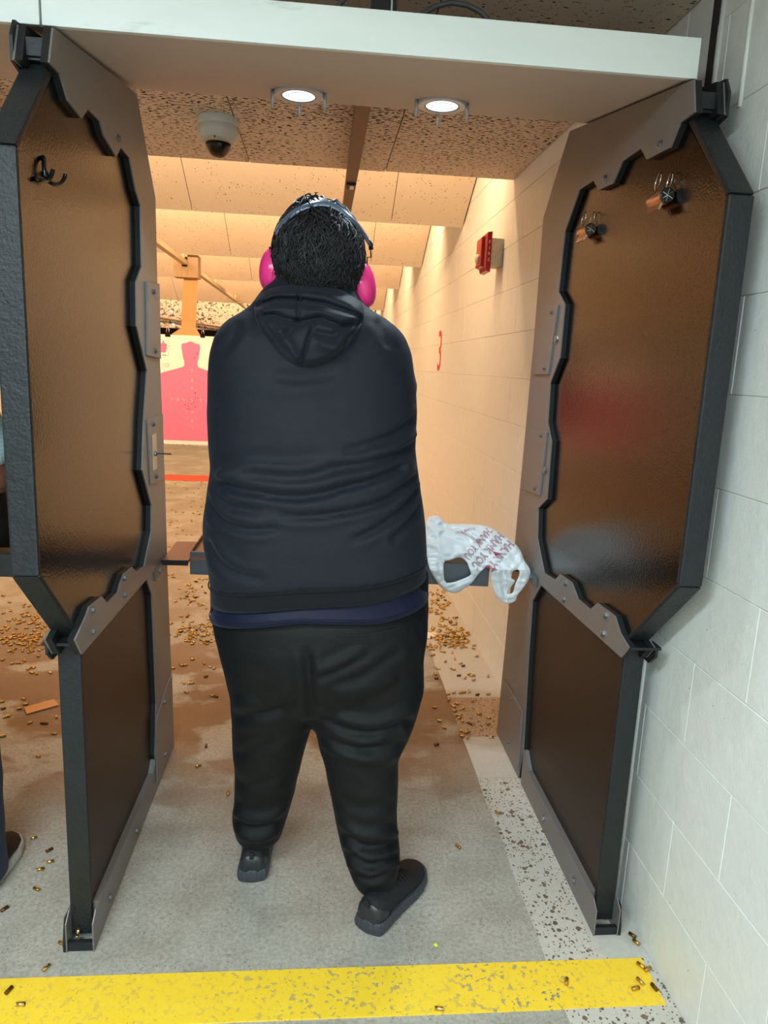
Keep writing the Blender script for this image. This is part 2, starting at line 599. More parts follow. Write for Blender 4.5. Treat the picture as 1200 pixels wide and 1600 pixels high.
class MB:
    def __init__(s):
        s.V, s.F = [], []

    def add(s, V, F):
        b = len(s.V)
        s.V += [tuple(map(float, v)) for v in V]
        s.F += [tuple(i + b for i in f) for f in F]
        return s

    def box(s, x0, x1, y0, y1, z0, z1):
        return s.add([(x0, y0, z0), (x1, y0, z0), (x1, y1, z0), (x0, y1, z0), (x0, y0, z1), (x1, y0, z1), (x1, y1, z1), (x0, y1, z1)],
                     [(0, 3, 2, 1), (4, 5, 6, 7), (0, 1, 5, 4), (1, 2, 6, 5), (2, 3, 7, 6), (3, 0, 4, 7)])

    def prism(s, poly, x0, x1):
        """polygon in (y,z) extruded along x, concave ok"""
        n = len(poly)
        V = [(x0, y, z) for y, z in poly] + [(x1, y, z) for y, z in poly]
        F = [tuple(range(n)), tuple(range(2 * n - 1, n - 1, -1))]
        F += [(i, (i + 1) % n, n + (i + 1) % n, n + i) for i in range(n)]
        return s.add(V, F)

    def sweep(s, path, section, up=(0, 0, 1), closed=False):
        """section: list of (a,b) offsets; swept along path"""
        P = [np.asarray(p, float) for p in path]
        n, k = len(P), len(section)
        V = []
        for i in range(n):
            t = (P[(i + 1) % n] - P[i - 1]) if (closed or 0 < i < n - 1) else (P[1] - P[0] if i == 0 else P[-1] - P[-2])
            t = t / (np.linalg.norm(t) + 1e-12)
            u = np.cross(np.asarray(up, float), t)
            if np.linalg.norm(u) < 1e-4: u = np.cross((0.31, 0.95, 0.1), t)
            u /= np.linalg.norm(u)
            w = np.cross(t, u)
            V += [P[i] + u * a + w * b for a, b in section]
        F = []
        for i in range(n if closed else n - 1):
            j = (i + 1) % n
            F += [(i * k + q, i * k + (q + 1) % k, j * k + (q + 1) % k, j * k + q) for q in range(k)]
        if not closed:
            F += [tuple(range(k))[::-1], tuple(range((n - 1) * k, n * k))]
        return s.add(V, F)

    def tube(s, path, r, k=8, closed=False):
        rs = r if hasattr(r, '__len__') else [r] * len(path)
        P = [np.asarray(p, float) for p in path]
        n = len(P)
        V = []
        prev = None
        for i in range(n):
            t = (P[(i + 1) % n] - P[i - 1]) if (closed or 0 < i < n - 1) else (P[1] - P[0] if i == 0 else P[-1] - P[-2])
            t = t / (np.linalg.norm(t) + 1e-12)
            if prev is None:
                a = np.array([0, 0, 1.]) if abs(t[2]) < .9 else np.array([1., 0, 0])
                u = np.cross(a, t)
            else:
                u = prev - t * (prev @ t)
            u /= np.linalg.norm(u)
            prev = u
            w = np.cross(t, u)
            V += [P[i] + rs[i] * (math.cos(q * 2 * PI / k) * u + math.sin(q * 2 * PI / k) * w) for q in range(k)]
        F = []
        for i in range(n if closed else n - 1):
            j = (i + 1) % n
            F += [(i * k + q, i * k + (q + 1) % k, j * k + (q + 1) % k, j * k + q) for q in range(k)]
        if not closed:
            F += [tuple(range(k))[::-1], tuple(range((n - 1) * k, n * k))]
        return s.add(V, F)

    def lathe(s, c, axis, prof, k=24, sx=1., sy=1.):
        """prof: (r, h) along axis; closed with caps when r>0"""
        ax = np.asarray(axis, float)
        ax /= np.linalg.norm(ax)
        a = np.array([0, 0, 1.]) if abs(ax[2]) < .9 else np.array([0, 1., 0])
        u = np.cross(a, ax); u /= np.linalg.norm(u)
        w = np.cross(ax, u)
        c = np.asarray(c, float)
        V, F = [], []
        for r, h in prof:
            V += [c + ax * h + r * (sx * math.cos(q * 2 * PI / k) * u + sy * math.sin(q * 2 * PI / k) * w) for q in range(k)]
        for i in range(len(prof) - 1):
            F += [(i * k + q, i * k + (q + 1) % k, (i + 1) * k + (q + 1) % k, (i + 1) * k + q) for q in range(k)]
        F += [tuple(range(k))[::-1], tuple(range((len(prof) - 1) * k, len(prof) * k))]
        return s.add(V, F)

    def build(s, name, mat, parent=None, smooth=False, loc=None):
        return part(name, s.V, s.F, mat, parent, smooth, loc)


def hexbolt(c, axis, r=.009, h=.008):
    return MB().lathe(c, axis, [(r * 1.35, 0), (r * 1.35, .0015), (r, .002), (r, h), (r * .7, h + .0015)], 6)


def bevel_box_mesh(name, sx, sy, sz, b, mat):
    bm = bmesh.new()
    bmesh.ops.create_cube(bm, size=1)
    bmesh.ops.scale(bm, vec=(sx, sy, sz), verts=bm.verts)
    bmesh.ops.bevel(bm, geom=bm.edges[:], offset=b, segments=1, affect='EDGES')
    me = bpy.data.meshes.new(name)
    bm.to_mesh(me)
    bm.free()
    me.materials.append(mat)
    return me


def smooth_poly(pts, it=2):
    P = [np.asarray(p, float) for p in pts]
    for _ in range(it):
        Q = []
        for i in range(len(P)):
            a, b = P[i], P[(i + 1) % len(P)]
            Q += [a * .75 + b * .25, a * .25 + b * .75]
        P = Q
    return np.array(P)


def smooth_path(P):
    Q = []
    n = len(P)
    for i in range(n - 1):
        p0, p1, p2, p3 = P[max(i - 1, 0)], P[i], P[i + 1], P[min(i + 2, n - 1)]
        for t in (0, .34, .67):
            Q.append(.5 * (2 * p1 + (p2 - p0) * t + (2 * p0 - 5 * p1 + 4 * p2 - p3) * t * t + (3 * p1 - p0 - 3 * p2 + p3) * t ** 3))
    Q.append(P[-1])
    return Q


def seg_dist(P, poly, closed=True):
    """distance of points to a polyline, and nearest points"""
    A = np.asarray(poly, float)
    B = np.roll(A, -1, 0)
    if not closed:
        A, B = A[:-1], B[:-1]
    best = np.full(len(P), 1e9)
    near = np.zeros_like(P)
    for a, b in zip(A, B):
        d = b - a
        t = np.clip(((P - a) @ d) / (d @ d + 1e-12), 0, 1)
        q = a + t[:, None] * d
        e = np.linalg.norm(P - q, axis=1)
        m = e < best
        best[m] = e[m]
        near[m] = q[m]
    return best, near


def inside(P, poly):
    A = np.asarray(poly, float)
    B = np.roll(A, -1, 0)
    r = np.zeros(len(P), bool)
    for a, b in zip(A, B):
        c = ((a[1] > P[:, 1]) != (b[1] > P[:, 1]))
        if abs(b[1] - a[1]) < 1e-12: continue
        x = (b[0] - a[0]) * (P[:, 1] - a[1]) / (b[1] - a[1]) + a[0]
        r ^= c & (P[:, 0] < x)
    return r


def polygrid(outer, holes, step):
    """quads filling a 2-D outline; boundary verts snapped on the outline. returns P(2d), faces, distance to edge"""
    O = np.asarray(outer, float)
    x0, y0 = O.min(0) - step
    nx, ny = (np.ceil((O.max(0) + step - [x0, y0]) / step)).astype(int)
    cx, cy = np.meshgrid(np.arange(nx), np.arange(ny), indexing='ij')
    C = np.stack([x0 + (cx.ravel() + .5) * step, y0 + (cy.ravel() + .5) * step], 1)
    ok = inside(C, O)
    for h in holes: ok &= ~inside(C, h)
    idx, P, F = {}, [], []
    for i, j in np.stack([cx.ravel(), cy.ravel()], 1)[ok]:
        f = []
        for a, b in ((0, 0), (1, 0), (1, 1), (0, 1)):
            k = (i + a, j + b)
            if k not in idx:
                idx[k] = len(P)
                P.append((x0 + k[0] * step, y0 + k[1] * step))
            f.append(idx[k])
        F.append(tuple(f))
    P = np.array(P)
    ec = {}
    for f in F:
        for q in range(4):
            e = tuple(sorted((f[q], f[(q + 1) % 4])))
            ec[e] = ec.get(e, 0) + 1
    bv = sorted({v for e, c in ec.items() if c == 1 for v in e})
    loops = [O] + [np.asarray(h, float) for h in holes]
    D = np.min([seg_dist(P, l)[0] for l in loops], 0)
    if bv:
        Q = P[bv]
        best = np.full(len(Q), 1e9); near = Q.copy()
        for l in loops:
            d, n = seg_dist(Q, l)
            m = d < best
            best[m] = d[m]; near[m] = n[m]
        P[bv] = near
        D[bv] = 0
    return P, F, D, [e for e, c in ec.items() if c == 1]


def remesh_union(mbs, voxel, smooth_it=3):
    me = bpy.data.meshes.new('tmp')
    b = MB()
    for m in mbs: b.add(m.V, m.F)
    me = make_mesh('tmp', b.V, b.F, MAT['dark'])
    # recalc per shell is done by make_mesh
    o = bpy.data.objects.new('tmp', me)
    COL.objects.link(o)
    r = o.modifiers.new('r', 'REMESH')
    r.mode = 'VOXEL'
    r.voxel_size = voxel
    if smooth_it:
        s = o.modifiers.new('s', 'SMOOTH')
        s.iterations = smooth_it
        s.factor = .5
    bpy.context.view_layer.update()
    dg = bpy.context.evaluated_depsgraph_get()
    ev = bpy.data.meshes.new_from_object(o.evaluated_get(dg))
    V = np.empty(len(ev.vertices) * 3)
    ev.vertices.foreach_get('co', V)
    V = V.reshape(-1, 3)
    N = np.empty(len(ev.vertices) * 3)
    ev.vertices.foreach_get('normal', N)
    N = N.reshape(-1, 3)
    F = [tuple(p.vertices) for p in ev.polygons]
    bpy.data.objects.remove(o)
    bpy.data.meshes.remove(me)
    bpy.data.meshes.remove(ev)
    return V, F, N


def folds(V, N, strokes, gain=1.):
    """raise and sink cloth along creases that were measured in the photograph (pixel polylines, on the near side)"""
    px = to_px(V)
    dv = CAM_C - V
    dv /= np.linalg.norm(dv, axis=1)[:, None]
    toward = np.clip((dv * N).sum(1) / .45, 0, 1)
    toward = toward * toward * (3 - 2 * toward)
    D = np.zeros(len(V))
    for pts, amp, w in strokes:
        Q = np.array(smooth_path([np.array(p, float) for p in pts]))
        best = np.full(len(V), 1e9)
        par = np.zeros(len(V))
        acc = 0.
        for a, b in zip(Q[:-1], Q[1:]):
            d = b - a
            ln = np.linalg.norm(d)
            t = np.clip(((px - a) @ d) / (d @ d + 1e-12), 0, 1)
            e = np.linalg.norm(px - (a + t[:, None] * d), axis=1)
            m = e < best
            best[m] = e[m]
            par[m] = acc + t[m] * ln
            acc += ln
        u = par / acc
        tap = np.clip(np.minimum(u, 1 - u) / .28, 0, 1)
        tap = np.where(((u < .5) & (np.abs(Q[0][0] - 490) > 118)) | ((u >= .5) & (np.abs(Q[-1][0] - 490) > 118)), 1, tap * (2 - tap))
        D += gain * amp * tap * (np.exp(-(best / w) ** 2) - .45 * np.exp(-((best - 1.9 * w) / (1.1 * w)) ** 2))
    return V + N * (D * toward)[:, None]


def vnoise(V, scale, seed=0.):
    return np.array([mnoise.noise(Vector((v[0] * scale + seed, v[1] * scale - seed, v[2] * scale))) for v in V])


def ring(xl, xr, yb, yf, z, n=2.4, k=40):
    R = []
    xc, a = (xl + xr) / 2, (xr - xl) / 2
    yc, b = (yb + yf) / 2, (yf - yb) / 2
    for q in range(k):
        t = 2 * PI * q / k
        c, s = math.cos(t), math.sin(t)
        zz = z(xc + a * c) if callable(z) else z
        R.append((xc + a * math.copysign(abs(c) ** (2 / n), c), yc + b * math.copysign(abs(s) ** (2 / n), s), zz))
    return R


def loft(rings):
    k = len(rings[0])
    V = [p for r in rings for p in r]
    F = []
    for i in range(len(rings) - 1):
        F += [(i * k + q, i * k + (q + 1) % k, (i + 1) * k + (q + 1) % k, (i + 1) * k + q) for q in range(k)]
    F += [tuple(range(k))[::-1], tuple(range((len(rings) - 1) * k, len(rings) * k))]
    return MB().add(V, F)


def text_mesh(txt, size, outline=None, depth=.0004):
    c = bpy.data.curves.new('txt', 'FONT')
    c.body = txt
    c.size = size
    c.align_x = 'CENTER'
    c.align_y = 'CENTER'
    if outline:
        c.fill_mode = 'NONE'
        c.bevel_depth = outline
        c.bevel_resolution = 0
        c.resolution_u = 3
    else:
        c.extrude = depth
        c.resolution_u = 4
    o = bpy.data.objects.new('txt', c)
    COL.objects.link(o)
    bpy.context.view_layer.update()
    me = bpy.data.meshes.new_from_object(o.evaluated_get(bpy.context.evaluated_depsgraph_get()))
    V = np.array([tuple(v.co) for v in me.vertices])
    F = [tuple(p.vertices) for p in me.polygons]
    bpy.data.objects.remove(o)
    bpy.data.curves.remove(c)
    bpy.data.meshes.remove(me)
    return V, F

# ------------------------------------------------------------------ setting
W = .868          # face of the right wall
XL, YB, YE = -4.4, -3.2, 13.4
BH, BL = .2032, .4064


def structure(name, V_or_mb, mat, label=None):
    o = V_or_mb.build(name, mat)
    return tag(o, label, None, None, 'structure')


def build_floor():
    fl = structure('floor', MB().box(XL, W + .1, YB, YE, -.1, 0), MAT['concrete'], 'grey concrete floor with brown residue down range')
    def slab(name, x0, x1, y0, y1, z, mat, wob=.004, label=None):
        # long thin slab with a slightly uneven left edge
        n = max(2, int((y1 - y0) / .12))
        V, F = [], []
        for i in range(n + 1):
            y = y0 + (y1 - y0) * i / n
            a = x0 + (random.uniform(-wob, wob) if 0 < i < n else 0)
            V += [(a, y, -.004), (a, y, z), (x1, y, z), (x1, y, -.004)]
        for i in range(n):
            for q in range(3):
                F.append((i * 4 + q, i * 4 + q + 1, i * 4 + q + 5, i * 4 + q + 4))
        F += [(0, 1, 2, 3), tuple(n * 4 + q for q in (3, 2, 1, 0))]
        return tag(part(name, V, F, mat, fl), label)
    slab('floor_strip', .6, W, YB, 2.33, .002, MAT['aggregate'], .006, 'pale strip of worn exposed aggregate')
    slab('floor_strip', .6, W, 2.332, 2.63, .0022, MAT['cement'], .004, 'smooth pale cement patch')
    slab('floor_strip', .6, W, 2.632, 2.98, .002, MAT['brown_aggregate'], .006, 'brown stained aggregate patch')
    slab('floor_strip', .6, W, 2.982, 5.1, .002, MAT['cement'], .006, 'smooth pale cement strip down range')
    # cement smear by the foot of the right partition
    P = [(.735, 1.60), (.74, 1.53), (.765, 1.513), (W, 1.511), (W, 1.74), (.80, 1.73), (.742, 1.70)]
    V = [(x, y, 0) for x, y in P] + [(x, y, .0035) for x, y in P]
    n = len(P)
    part('cement_patch', V, [tuple(range(n))[::-1], tuple(range(n, 2 * n))] + [(i, (i + 1) % n, n + (i + 1) % n, n + i) for i in range(n)], MAT['cement'], fl)
    tag(MB().box(-3.4, .846, 1.373, 1.511, -.002, .0032).build('painted_line', MAT['yellow'], fl), 'worn yellow painted line across the floor')
    tag(MB().box(XL + .01, .6, 5.13, 5.39, -.002, .002).build('painted_line', MAT['red_line'], fl), 'nearer red painted line')
    tag(MB().box(XL + .01, .8, 8.75, 9.2, -.002, .002).build('painted_line', MAT['red_line'], fl), 'farther red painted line')
    # flush river stones showing in the worn strip
    b = MB()
    r2 = random.Random(3)
    for _ in range(70):
        x, y = r2.uniform(.62, .85), r2.uniform(1.2, 2.28)
        if 1.36 < y < 1.52: continue
        if x > .73 and y > 1.5: continue
        a, c, th = r2.uniform(.003, .010), r2.uniform(.6, 1.), r2.uniform(0, PI)
        k = 7
        pts = []
        for q in range(k):
            t = 2 * PI * q / k
            u, v = a * math.cos(t) * r2.uniform(.8, 1.2), a * c * math.sin(t) * r2.uniform(.8, 1.2)
            pts.append((x + u * math.cos(th) - v * math.sin(th), y + u * math.sin(th) + v * math.cos(th)))
        V = [(p[0], p[1], .001) for p in pts] + [(x + (p[0] - x) * .85, y + (p[1] - y) * .85, .0032) for p in pts] + [(x, y, .0036)]
        F = [(i, (i + 1) % k, k + (i + 1) % k, k + i) for i in range(k)] + [(k + i, k + (i + 1) % k, 2 * k) for i in range(k)]
        b.add(V, F)
    s = b.build('embedded_stones', MAT['stone'], fl)
    s['kind'] = 'stuff'
    return fl


def build_walls():
    wr = structure('wall_right', MB().box(W + .0035, W + .2, YB, YE, -.1, 3.1), MAT['mortar'], 'white painted concrete block wall on the right')
    me = bevel_box_mesh('block', .05, BL - .0012, BH - .0012, .0015, MAT['block'])
    off = root_of(wr)
    rest = MB()
    bm = bmesh.new(); bm.from_mesh(me)
    BV = [tuple(v.co) for v in bm.verts]; BF = [tuple(v.index for v in f.verts) for f in bm.faces]
    bm.free()
    for r in range(15):
        ph = (1.485 if r % 2 else 1.282) - 12 * BL
        k = 0
        while True:
            yc = ph + (k + .5) * BL
            k += 1
            if yc - BL / 2 < YB - .01: continue
            if yc + BL / 2 > YE + .01: break
            zc = (r + .5) * BH
            c = (W + .025 + random.uniform(-.0006, .0006), yc, zc)
            if .66 < yc < 6.7:
                o = bpy.data.objects.new('block', me)
                o.parent = wr
                o.location = Vector(c) - off
                COL.objects.link(o)
            else:
                rest.add([(v[0] + c[0], v[1] + c[1], v[2] + c[2]) for v in BV], BF)
    o = rest.build('distant_blocks', MAT['block'], wr)
    o['kind'] = 'stuff'
    # foam filled movement joint and the two painted beads beside it
    tag(MB().box(W - .004, W + .01, 1.738, 1.764, 0, 2.325).build('movement_joint', MAT['black_gap'], wr), 'dark vertical movement joint')
    MB().tube([(W, 1.722, .0), (W, 1.720, 1.0), (W, 1.722, 2.325)], .007, 8).build('painted_bead', MAT['block'], wr, True)
    MB().tube([(W, 1.60, 2.02), (W + .001, 1.602, 2.15), (W, 1.603, 2.325)], .006, 8).build('painted_bead', MAT['block'], wr, True)
    # red lane number
    V, F = text_mesh('3', .42, None, .0008)
    c0 = at(687, 552, 0, W)
    V = np.stack([np.full(len(V), W - .0012) - V[:, 2], c0[1] - V[:, 0], 1.565 + V[:, 1]], 1)
    tag(part('lane_number', V, F, MAT['red_paint'], wr), 'red painted number 3')
    structure('wall_left', MB().box(XL - .2, XL, YB, YE, -.1, 3.1), MAT['block'], 'painted wall at the far left of the range')
    structure('wall_back', MB().box(XL - .2, W + .2, YB - .2, YB, -.1, 3.1), MAT['lobby'], 'pale lobby wall behind the shooter')
    structure('wall_far', MB().box(XL - .2, W + .2, YE, YE + .2, -.1, 3.1), MAT['trap_dark'], 'dark end wall behind the bullet trap')


def build_ceiling():
    m = MB().box(XL, W + .1, YB, 3.52, 2.36, 2.42).box(XL, W + .1, 3.46, 3.52, 2.42, 3.06).box(XL - .1, W + .1, 3.46, YE, 3.06, 3.12)
    ce = structure('ceiling', m, MAT['dark'], 'low flat ceiling of sooted acoustic panels')
    xs = [W - .001] + [.266 - .61 * i for i in range(8)] + [XL]
    ys = [3.54, 2.32, 1.10, -.12, -1.34, -2.56, YB]
    r2 = random.Random(5)
    for a, b in zip(xs[:-1], xs[1:]):
        for c, d in zip(ys[:-1], ys[1:]):
            z = 2.325 + r2.uniform(-.001, .0015)
            MB().box(b + .0022, a - .0022, d + .002, c - .002, z, 2.362).build('ceiling_panel', MAT['tile_heavy'], ce)
    names = ['first', 'second', 'third', 'fourth']
    for i in range(4):
        y1, z1 = 4.77 + 1.93 * i, 2.33
        y0, z0 = y1 - 1.08, z1 + 1.08 * .577
        if i == 3: y1, z1 = y1 + .16, z1 - .0923
        b = empty('ceiling_baffle', (-1.7, y1, z1), '%s sloping cream ceiling baffle beyond the flat ceiling' % names[i], 'ceiling baffle')
        nx = np.array([0, .5, .866])
        xs = [W - .006, .409, -.811, -2.031, -3.251, XL + .01]
        for a, c in zip(xs[:-1], xs[1:]):
            o = r2.uniform(0, .002)
            V = []
            for t in (o, .03):
                for x, y, z in ((c + .002, y1, z1), (a - .002, y1, z1), (a - .002, y0, z0), (c + .002, y0, z0)):
                    V.append((x, y + nx[1] * t, z + nx[2] * t))
            part('baffle_panel', V, [(0, 1, 2, 3), (7, 6, 5, 4), (0, 4, 5, 1), (1, 5, 6, 2), (2, 6, 7, 3), (3, 7, 4, 0)], MAT['tile'], b)
        V = []
        for t in (.03, .06):
            for x, y, z in ((XL + .01, y1 - .01, z1 + .006), (W - .006, y1 - .01, z1 + .006), (W - .006, y0, z0), (XL + .01, y0, z0)):
                V.append((x, y + nx[1] * t, z + nx[2] * t))
        part('backing_board', V, [(0, 1, 2, 3), (7, 6, 5, 4), (0, 4, 5, 1), (1, 5, 6, 2), (2, 6, 7, 3), (3, 7, 4, 0)], MAT['rail'], b)
        for x in (XL + .05, -1.9, .75):
            MB().box(x, x + .04, y0 + .1, y0 + .14, z0, 3.07).build('hanger_strap', MAT['rail'], b)
    # bullet trap at the end of the range
    tr = empty('bullet_trap', (-1.8, 12.4, 0), 'shot pocked bullet trap with a dark throat at the far end', 'bullet trap')
    MB().box(XL + .02, W - .02, 12.3, 12.6, 1.92, 2.52).build('lip_beam', MAT['trap'], tr)
    MB().box(XL + .02, W - .02, 13.0, 13.3, 0, 2.3).build('throat_plate', MAT['trap_dark'], tr)
    part('deflector', [(XL + .02, 12.5, 0), (W - .02, 12.5, 0), (W - .02, 13.0, .5), (XL + .02, 13.0, .5), (XL + .02, 13.0, 0), (W - .02, 13., 0)],
         [(0, 1, 2, 3), (0, 3, 4), (1, 5, 2), (2, 5, 4, 3), (0, 4, 5, 1)], MAT['trap'], tr)
    m = MB().tube([at(250, 497, 1, 12.25), at(375, 516, 1, 12.25)], .018, 6)
    m.build('conduit', MAT['rail'], tr)
    for px, py in ((268, 487), (271, 507)):
        c = at(px, py, 1, 12.24)
        MB().lathe(c, (0, -1, 0), [(.008, 0), (.017, .006), (.017, .024), (.008, .034)], 10).build('lamp_bulb', MAT['lens'], tr)


build_floor()
build_walls()
build_ceiling()

# ------------------------------------------------------------------ partitions
R_SHEET = ([(1.577, 2.056), (2.375, 2.19), (2.587, 1.976), (2.583, 1.568), (2.607, 1.016), (2.641, .331), (2.66, .003), (2.33, .003),
            (2.302, .137), (2.337, .48), (2.345, .671), (2.265, .755)]
           + [(1.609, 0.775), (1.574, 0.815), (1.631, 0.831), (1.671, 0.86), (1.786, 0.855), (1.829, 0.822), (1.93, 0.82), (1.988, 0.85), (2.092, 0.845), (2.133, 0.814), (2.245, 0.804)]
           + [(2.30, .85), (2.351, .898), (2.371, .995), (2.285, 1.044), (2.291, 1.234), (2.348, 1.291), (2.356, 1.417), (2.281, 1.499), (2.278, 1.665), (2.353, 1.71)]
           + [(2.34, 1.887), (2.235, 1.988), (2.121, 1.988), (2.073, 1.952), (1.972, 1.946), (1.921, 1.987), (1.812, 1.988), (1.771, 1.953), (1.652, 1.947), (1.618, 1.986), (1.556, 1.988)])
L_SHEET = ([(1.58, 2.056), (2.222, 2.155), (2.431, 1.929), (2.436, 1.60), (2.495, 1.016), (2.51, .692), (2.574, .003), (2.30, .003),
            (2.266, .139), (2.30, .308), (2.283, .542), (2.27, .70), (2.207, .772), (1.590, .782)]
           + [(1.55, 0.832), (1.629, 0.859), (1.654, 0.873), (1.753, 0.865), (1.793, 0.834), (1.893, 0.832), (1.913, 0.847), (1.954, 0.864), (2.042, 0.858), (2.083, 0.833), (2.183, 0.822)]
           + [(2.285, .907), (2.292, .988), (2.185, 1.117), (2.217, 1.256), (2.272, 1.406), (2.161, 1.532), (2.167, 1.654), (2.238, 1.706)]
           + [(2.239, 1.867), (2.191, 1.896), (2.13, 1.967), (2.043, 1.97), (1.998, 1.936), (1.896, 1.955), (1.869, 1.978), (1.78, 1.977), (1.732, 1.943), (1.649, 1.951), (1.61, 1.985), (1.551, 1.985)])


def bevel_prism(name, poly, x0, x1, b, mat, parent):
    o = MB().prism(poly, x0, x1).build(name, mat, parent)
    bm = bmesh.new()
    bm.from_mesh(o.data)
    bmesh.ops.bevel(bm, geom=bm.edges[:], offset=b, segments=2, affect='EDGES', profile=.6)
    bm.to_mesh(o.data)
    bm.free()
    return o


def make_partition(xf, s, sheet, far, label):
    """xf: x of the visible plate face, s: +1 when that face looks to +x"""
    X = lambda d: xf - s * d
    root = empty('booth_partition', (X(.034), 2.0, 0), label, 'partition')
    up = [(1.618, 1.985), (1.4195, 1.7975), (1.4195, 1.0235), (1.632, .812), (far - .08, .80), (far - .08, 1.93), (far - .28, 2.09)]
    lo = [(1.6365, .80), (1.6365, .02), (far - .01, .006), (far - .06, .80)]
    tag(MB().prism(up, X(.018), X(.050)).build('upper_panel', MAT['panel'], root), 'glossy pebbled dark brown panel')
    MB().prism(lo, X(.018), X(.050)).build('lower_panel', MAT['panel_low'], root)
    for d0, d1, e0, e1 in ((0, .004, .004, .018), (.064, .068, .050, .064)):
        MB().prism(sheet, X(d0), X(d1)).build('cover_plate', MAT['plate'], root)
        MB().prism(sheet, X(e0), X(e1)).build('backing_board', MAT['plate_edge'], root)
        k0, k1 = (d0 + .0005, d1 - .0005) if d0 == 0 else (d0 + .0005, d1 - .0005)
        kick = [(1.585, .002), (1.585, .078), (1.612, .098), (2.235, .092), (2.288, .137), (2.297, .137), (2.297, .002)]
        MB().prism(kick, X(k0), X(k1)).build('kick_plate', MAT['plate'], root)
        MB().prism([(1.64, .003), (1.64, .097), (2.234, .0915), (2.287, .136), (2.296, .136), (2.296, .003)], X(e0 + .0001), X(e1 - .0003)).build('kick_backing', MAT['plate'], root)
    # tube frame along the near edge
    T = [[(1.600, 2.000), (1.405, 1.803), (1.419, 1.798), (1.616, 1.990)],
         [(1.405, 1.800), (1.405, 1.020), (1.419, 1.0245), (1.419, 1.7965)],
         [(1.405, 1.018), (1.612, .815), (1.630, .815), (1.419, 1.0225)],
         [(1.622, .808), (1.622, .020), (1.636, .020), (1.636, .808)]]
    for q in T:
        bevel_prism('frame_tube', q, X(.0145), X(.0665), .004, MAT['post'], root)
    # top bracket
    for d in ((.0675, .0735),):
        MB().prism([(1.556, 2.03), (1.575, 2.062), (1.68, 2.074), (1.68, 1.99), (1.60, 1.975), (1.556, 1.985)], X(d[0]), X(d[1])).build('bracket_cheek', MAT['bracket'], root)
    MB().box(min(X(.004), X(.0675)), max(X(.004), X(.0675)), 1.572, 1.580, 2.002, 2.034).build('bracket_web', MAT['bracket'], root)
    MB().box(min(X(.004), X(.0675)), max(X(.004), X(.0675)), 1.580, 1.660, 1.997, 2.003).build('bracket_shelf', MAT['bracket'], root)
    # collar between upper frame and lower post
    m = MB().box(min(X(.0045), X(.082)), max(X(.0045), X(.082)), 1.572, 1.618, .8085, .8150)
    m.build('collar_plate', MAT['bracket'], root)
    MB().prism([(1.572, .8085), (1.572, .79), (1.60, .765), (1.67, .765), (1.67, .8085)], X(.0675), X(.074)).build('collar_flange', MAT['bracket'], root)
    # foot shoe
    MB().prism([(1.585, .002), (1.585, .03), (1.60, .085), (1.72, .085), (1.72, .002)], X(.0685), X(.0745)).build('foot_cheek', MAT['bracket'], root)
    MB().box(min(X(.004), X(.068)), max(X(.004), X(.068)), 1.588, 1.600, .002, .026).build('foot_web', MAT['bracket'], root)
    return root, X


def plate_on(root, X, poly, lift, name='cover_strip', mat='plate'):
    return bevel_prism(name, poly, X(-lift), X(.0002), .0018, MAT[mat], root)


def bolts_on(root, X, s, pts, d=-.0, mat='bolt', r=.0075):
    for y, z in pts:
        hexbolt((X(d), y, z), (s, 0, 0), r, .006).build('bolt', MAT[mat], root)


pl, XLf = make_partition(-.525, 1, L_SHEET, 2.50, 'left booth partition of pebbled brown panel with a coat hook')
plate_on(pl, XLf, [(2.268, 1.664), (2.425, 1.676), (2.428, 1.444), (2.258, 1.452)], .009)
plate_on(pl, XLf, [(2.243, 1.262), (2.46, 1.266), (2.465, 1.046), (2.266, 1.058)], .005)
plate_on(pl, XLf, [(2.268, .262), (2.455, .305), (2.535, .312), (2.545, .05), (2.266, .035)], .005)
bolts_on(pl, XLf, 1, [(2.335, 1.643), (2.345, 1.468)], -.009, 'bolt_dark')
bolts_on(pl, XLf, 1, [(2.315, 1.244), (2.34, 1.076), (2.39, .272), (2.385, .075)], -.005, 'bolt_dark')
bolts_on(pl, XLf, 1, [(1.953, .853), (1.95, .805), (1.672, .858), (1.668, .806), (2.00, .045), (1.72, .045), (2.02, 1.985)], 0, 'bolt_dark')
sw = plate_on(pl, XLf, [(2.295, 1.212), (2.345, 1.213), (2.349, 1.100), (2.298, 1.098)], .0075, 'switch_plate', 'switch')
tag(sw, 'bright steel switch plate')
MB().tube([(-.518, 2.325, 1.150), (-.470, 2.335, 1.149)], .0022, 6).build('toggle_lever', MAT['dark'], sw)
MB().lathe((-.5177, 2.325, 1.150), (1, 0, 0), [(.008, 0), (.008, .004), (.005, .007)], 10).build('toggle_collar', MAT['bolt'], sw)
# triple coat hook on the panel
hk = empty('coat_hook', (0, 0, 0), None, None)
hk.parent = pl
del_keys = [k for k in hk.keys()]
for k in del_keys: del hk[k]
hk['label'] = 'black triple coat hook'
xp = -.543
for trace in (((68, 246, 0), (68.5, 250, .006), (69, 262, .009), (70.5, 278, .010)),
              ((55, 279, 0), (58, 281, .006), (66, 282, .010), (74, 282, .012), (79, 277, .015), (82, 270, .017), (83, 265, .018)),
              ((74, 282, .012), (82, 287, .016), (91, 288.5, .020), (98, 284, .023), (101.5, 277, .025), (102, 272, .026))):
    pth = [at(a_, b_, 0, xp + c_) for a_, b_, c_ in trace]
    MB().tube(smooth_path(pth), .0042, 8).build('hook_prong', MAT['hook'], hk, True)
MB().lathe(at(69, 272, 0, xp - .001), (1, 0, 0), [(.006, 0), (.006, .006), (.004, .009)], 10).build('hook_boss', MAT['hook'], hk)

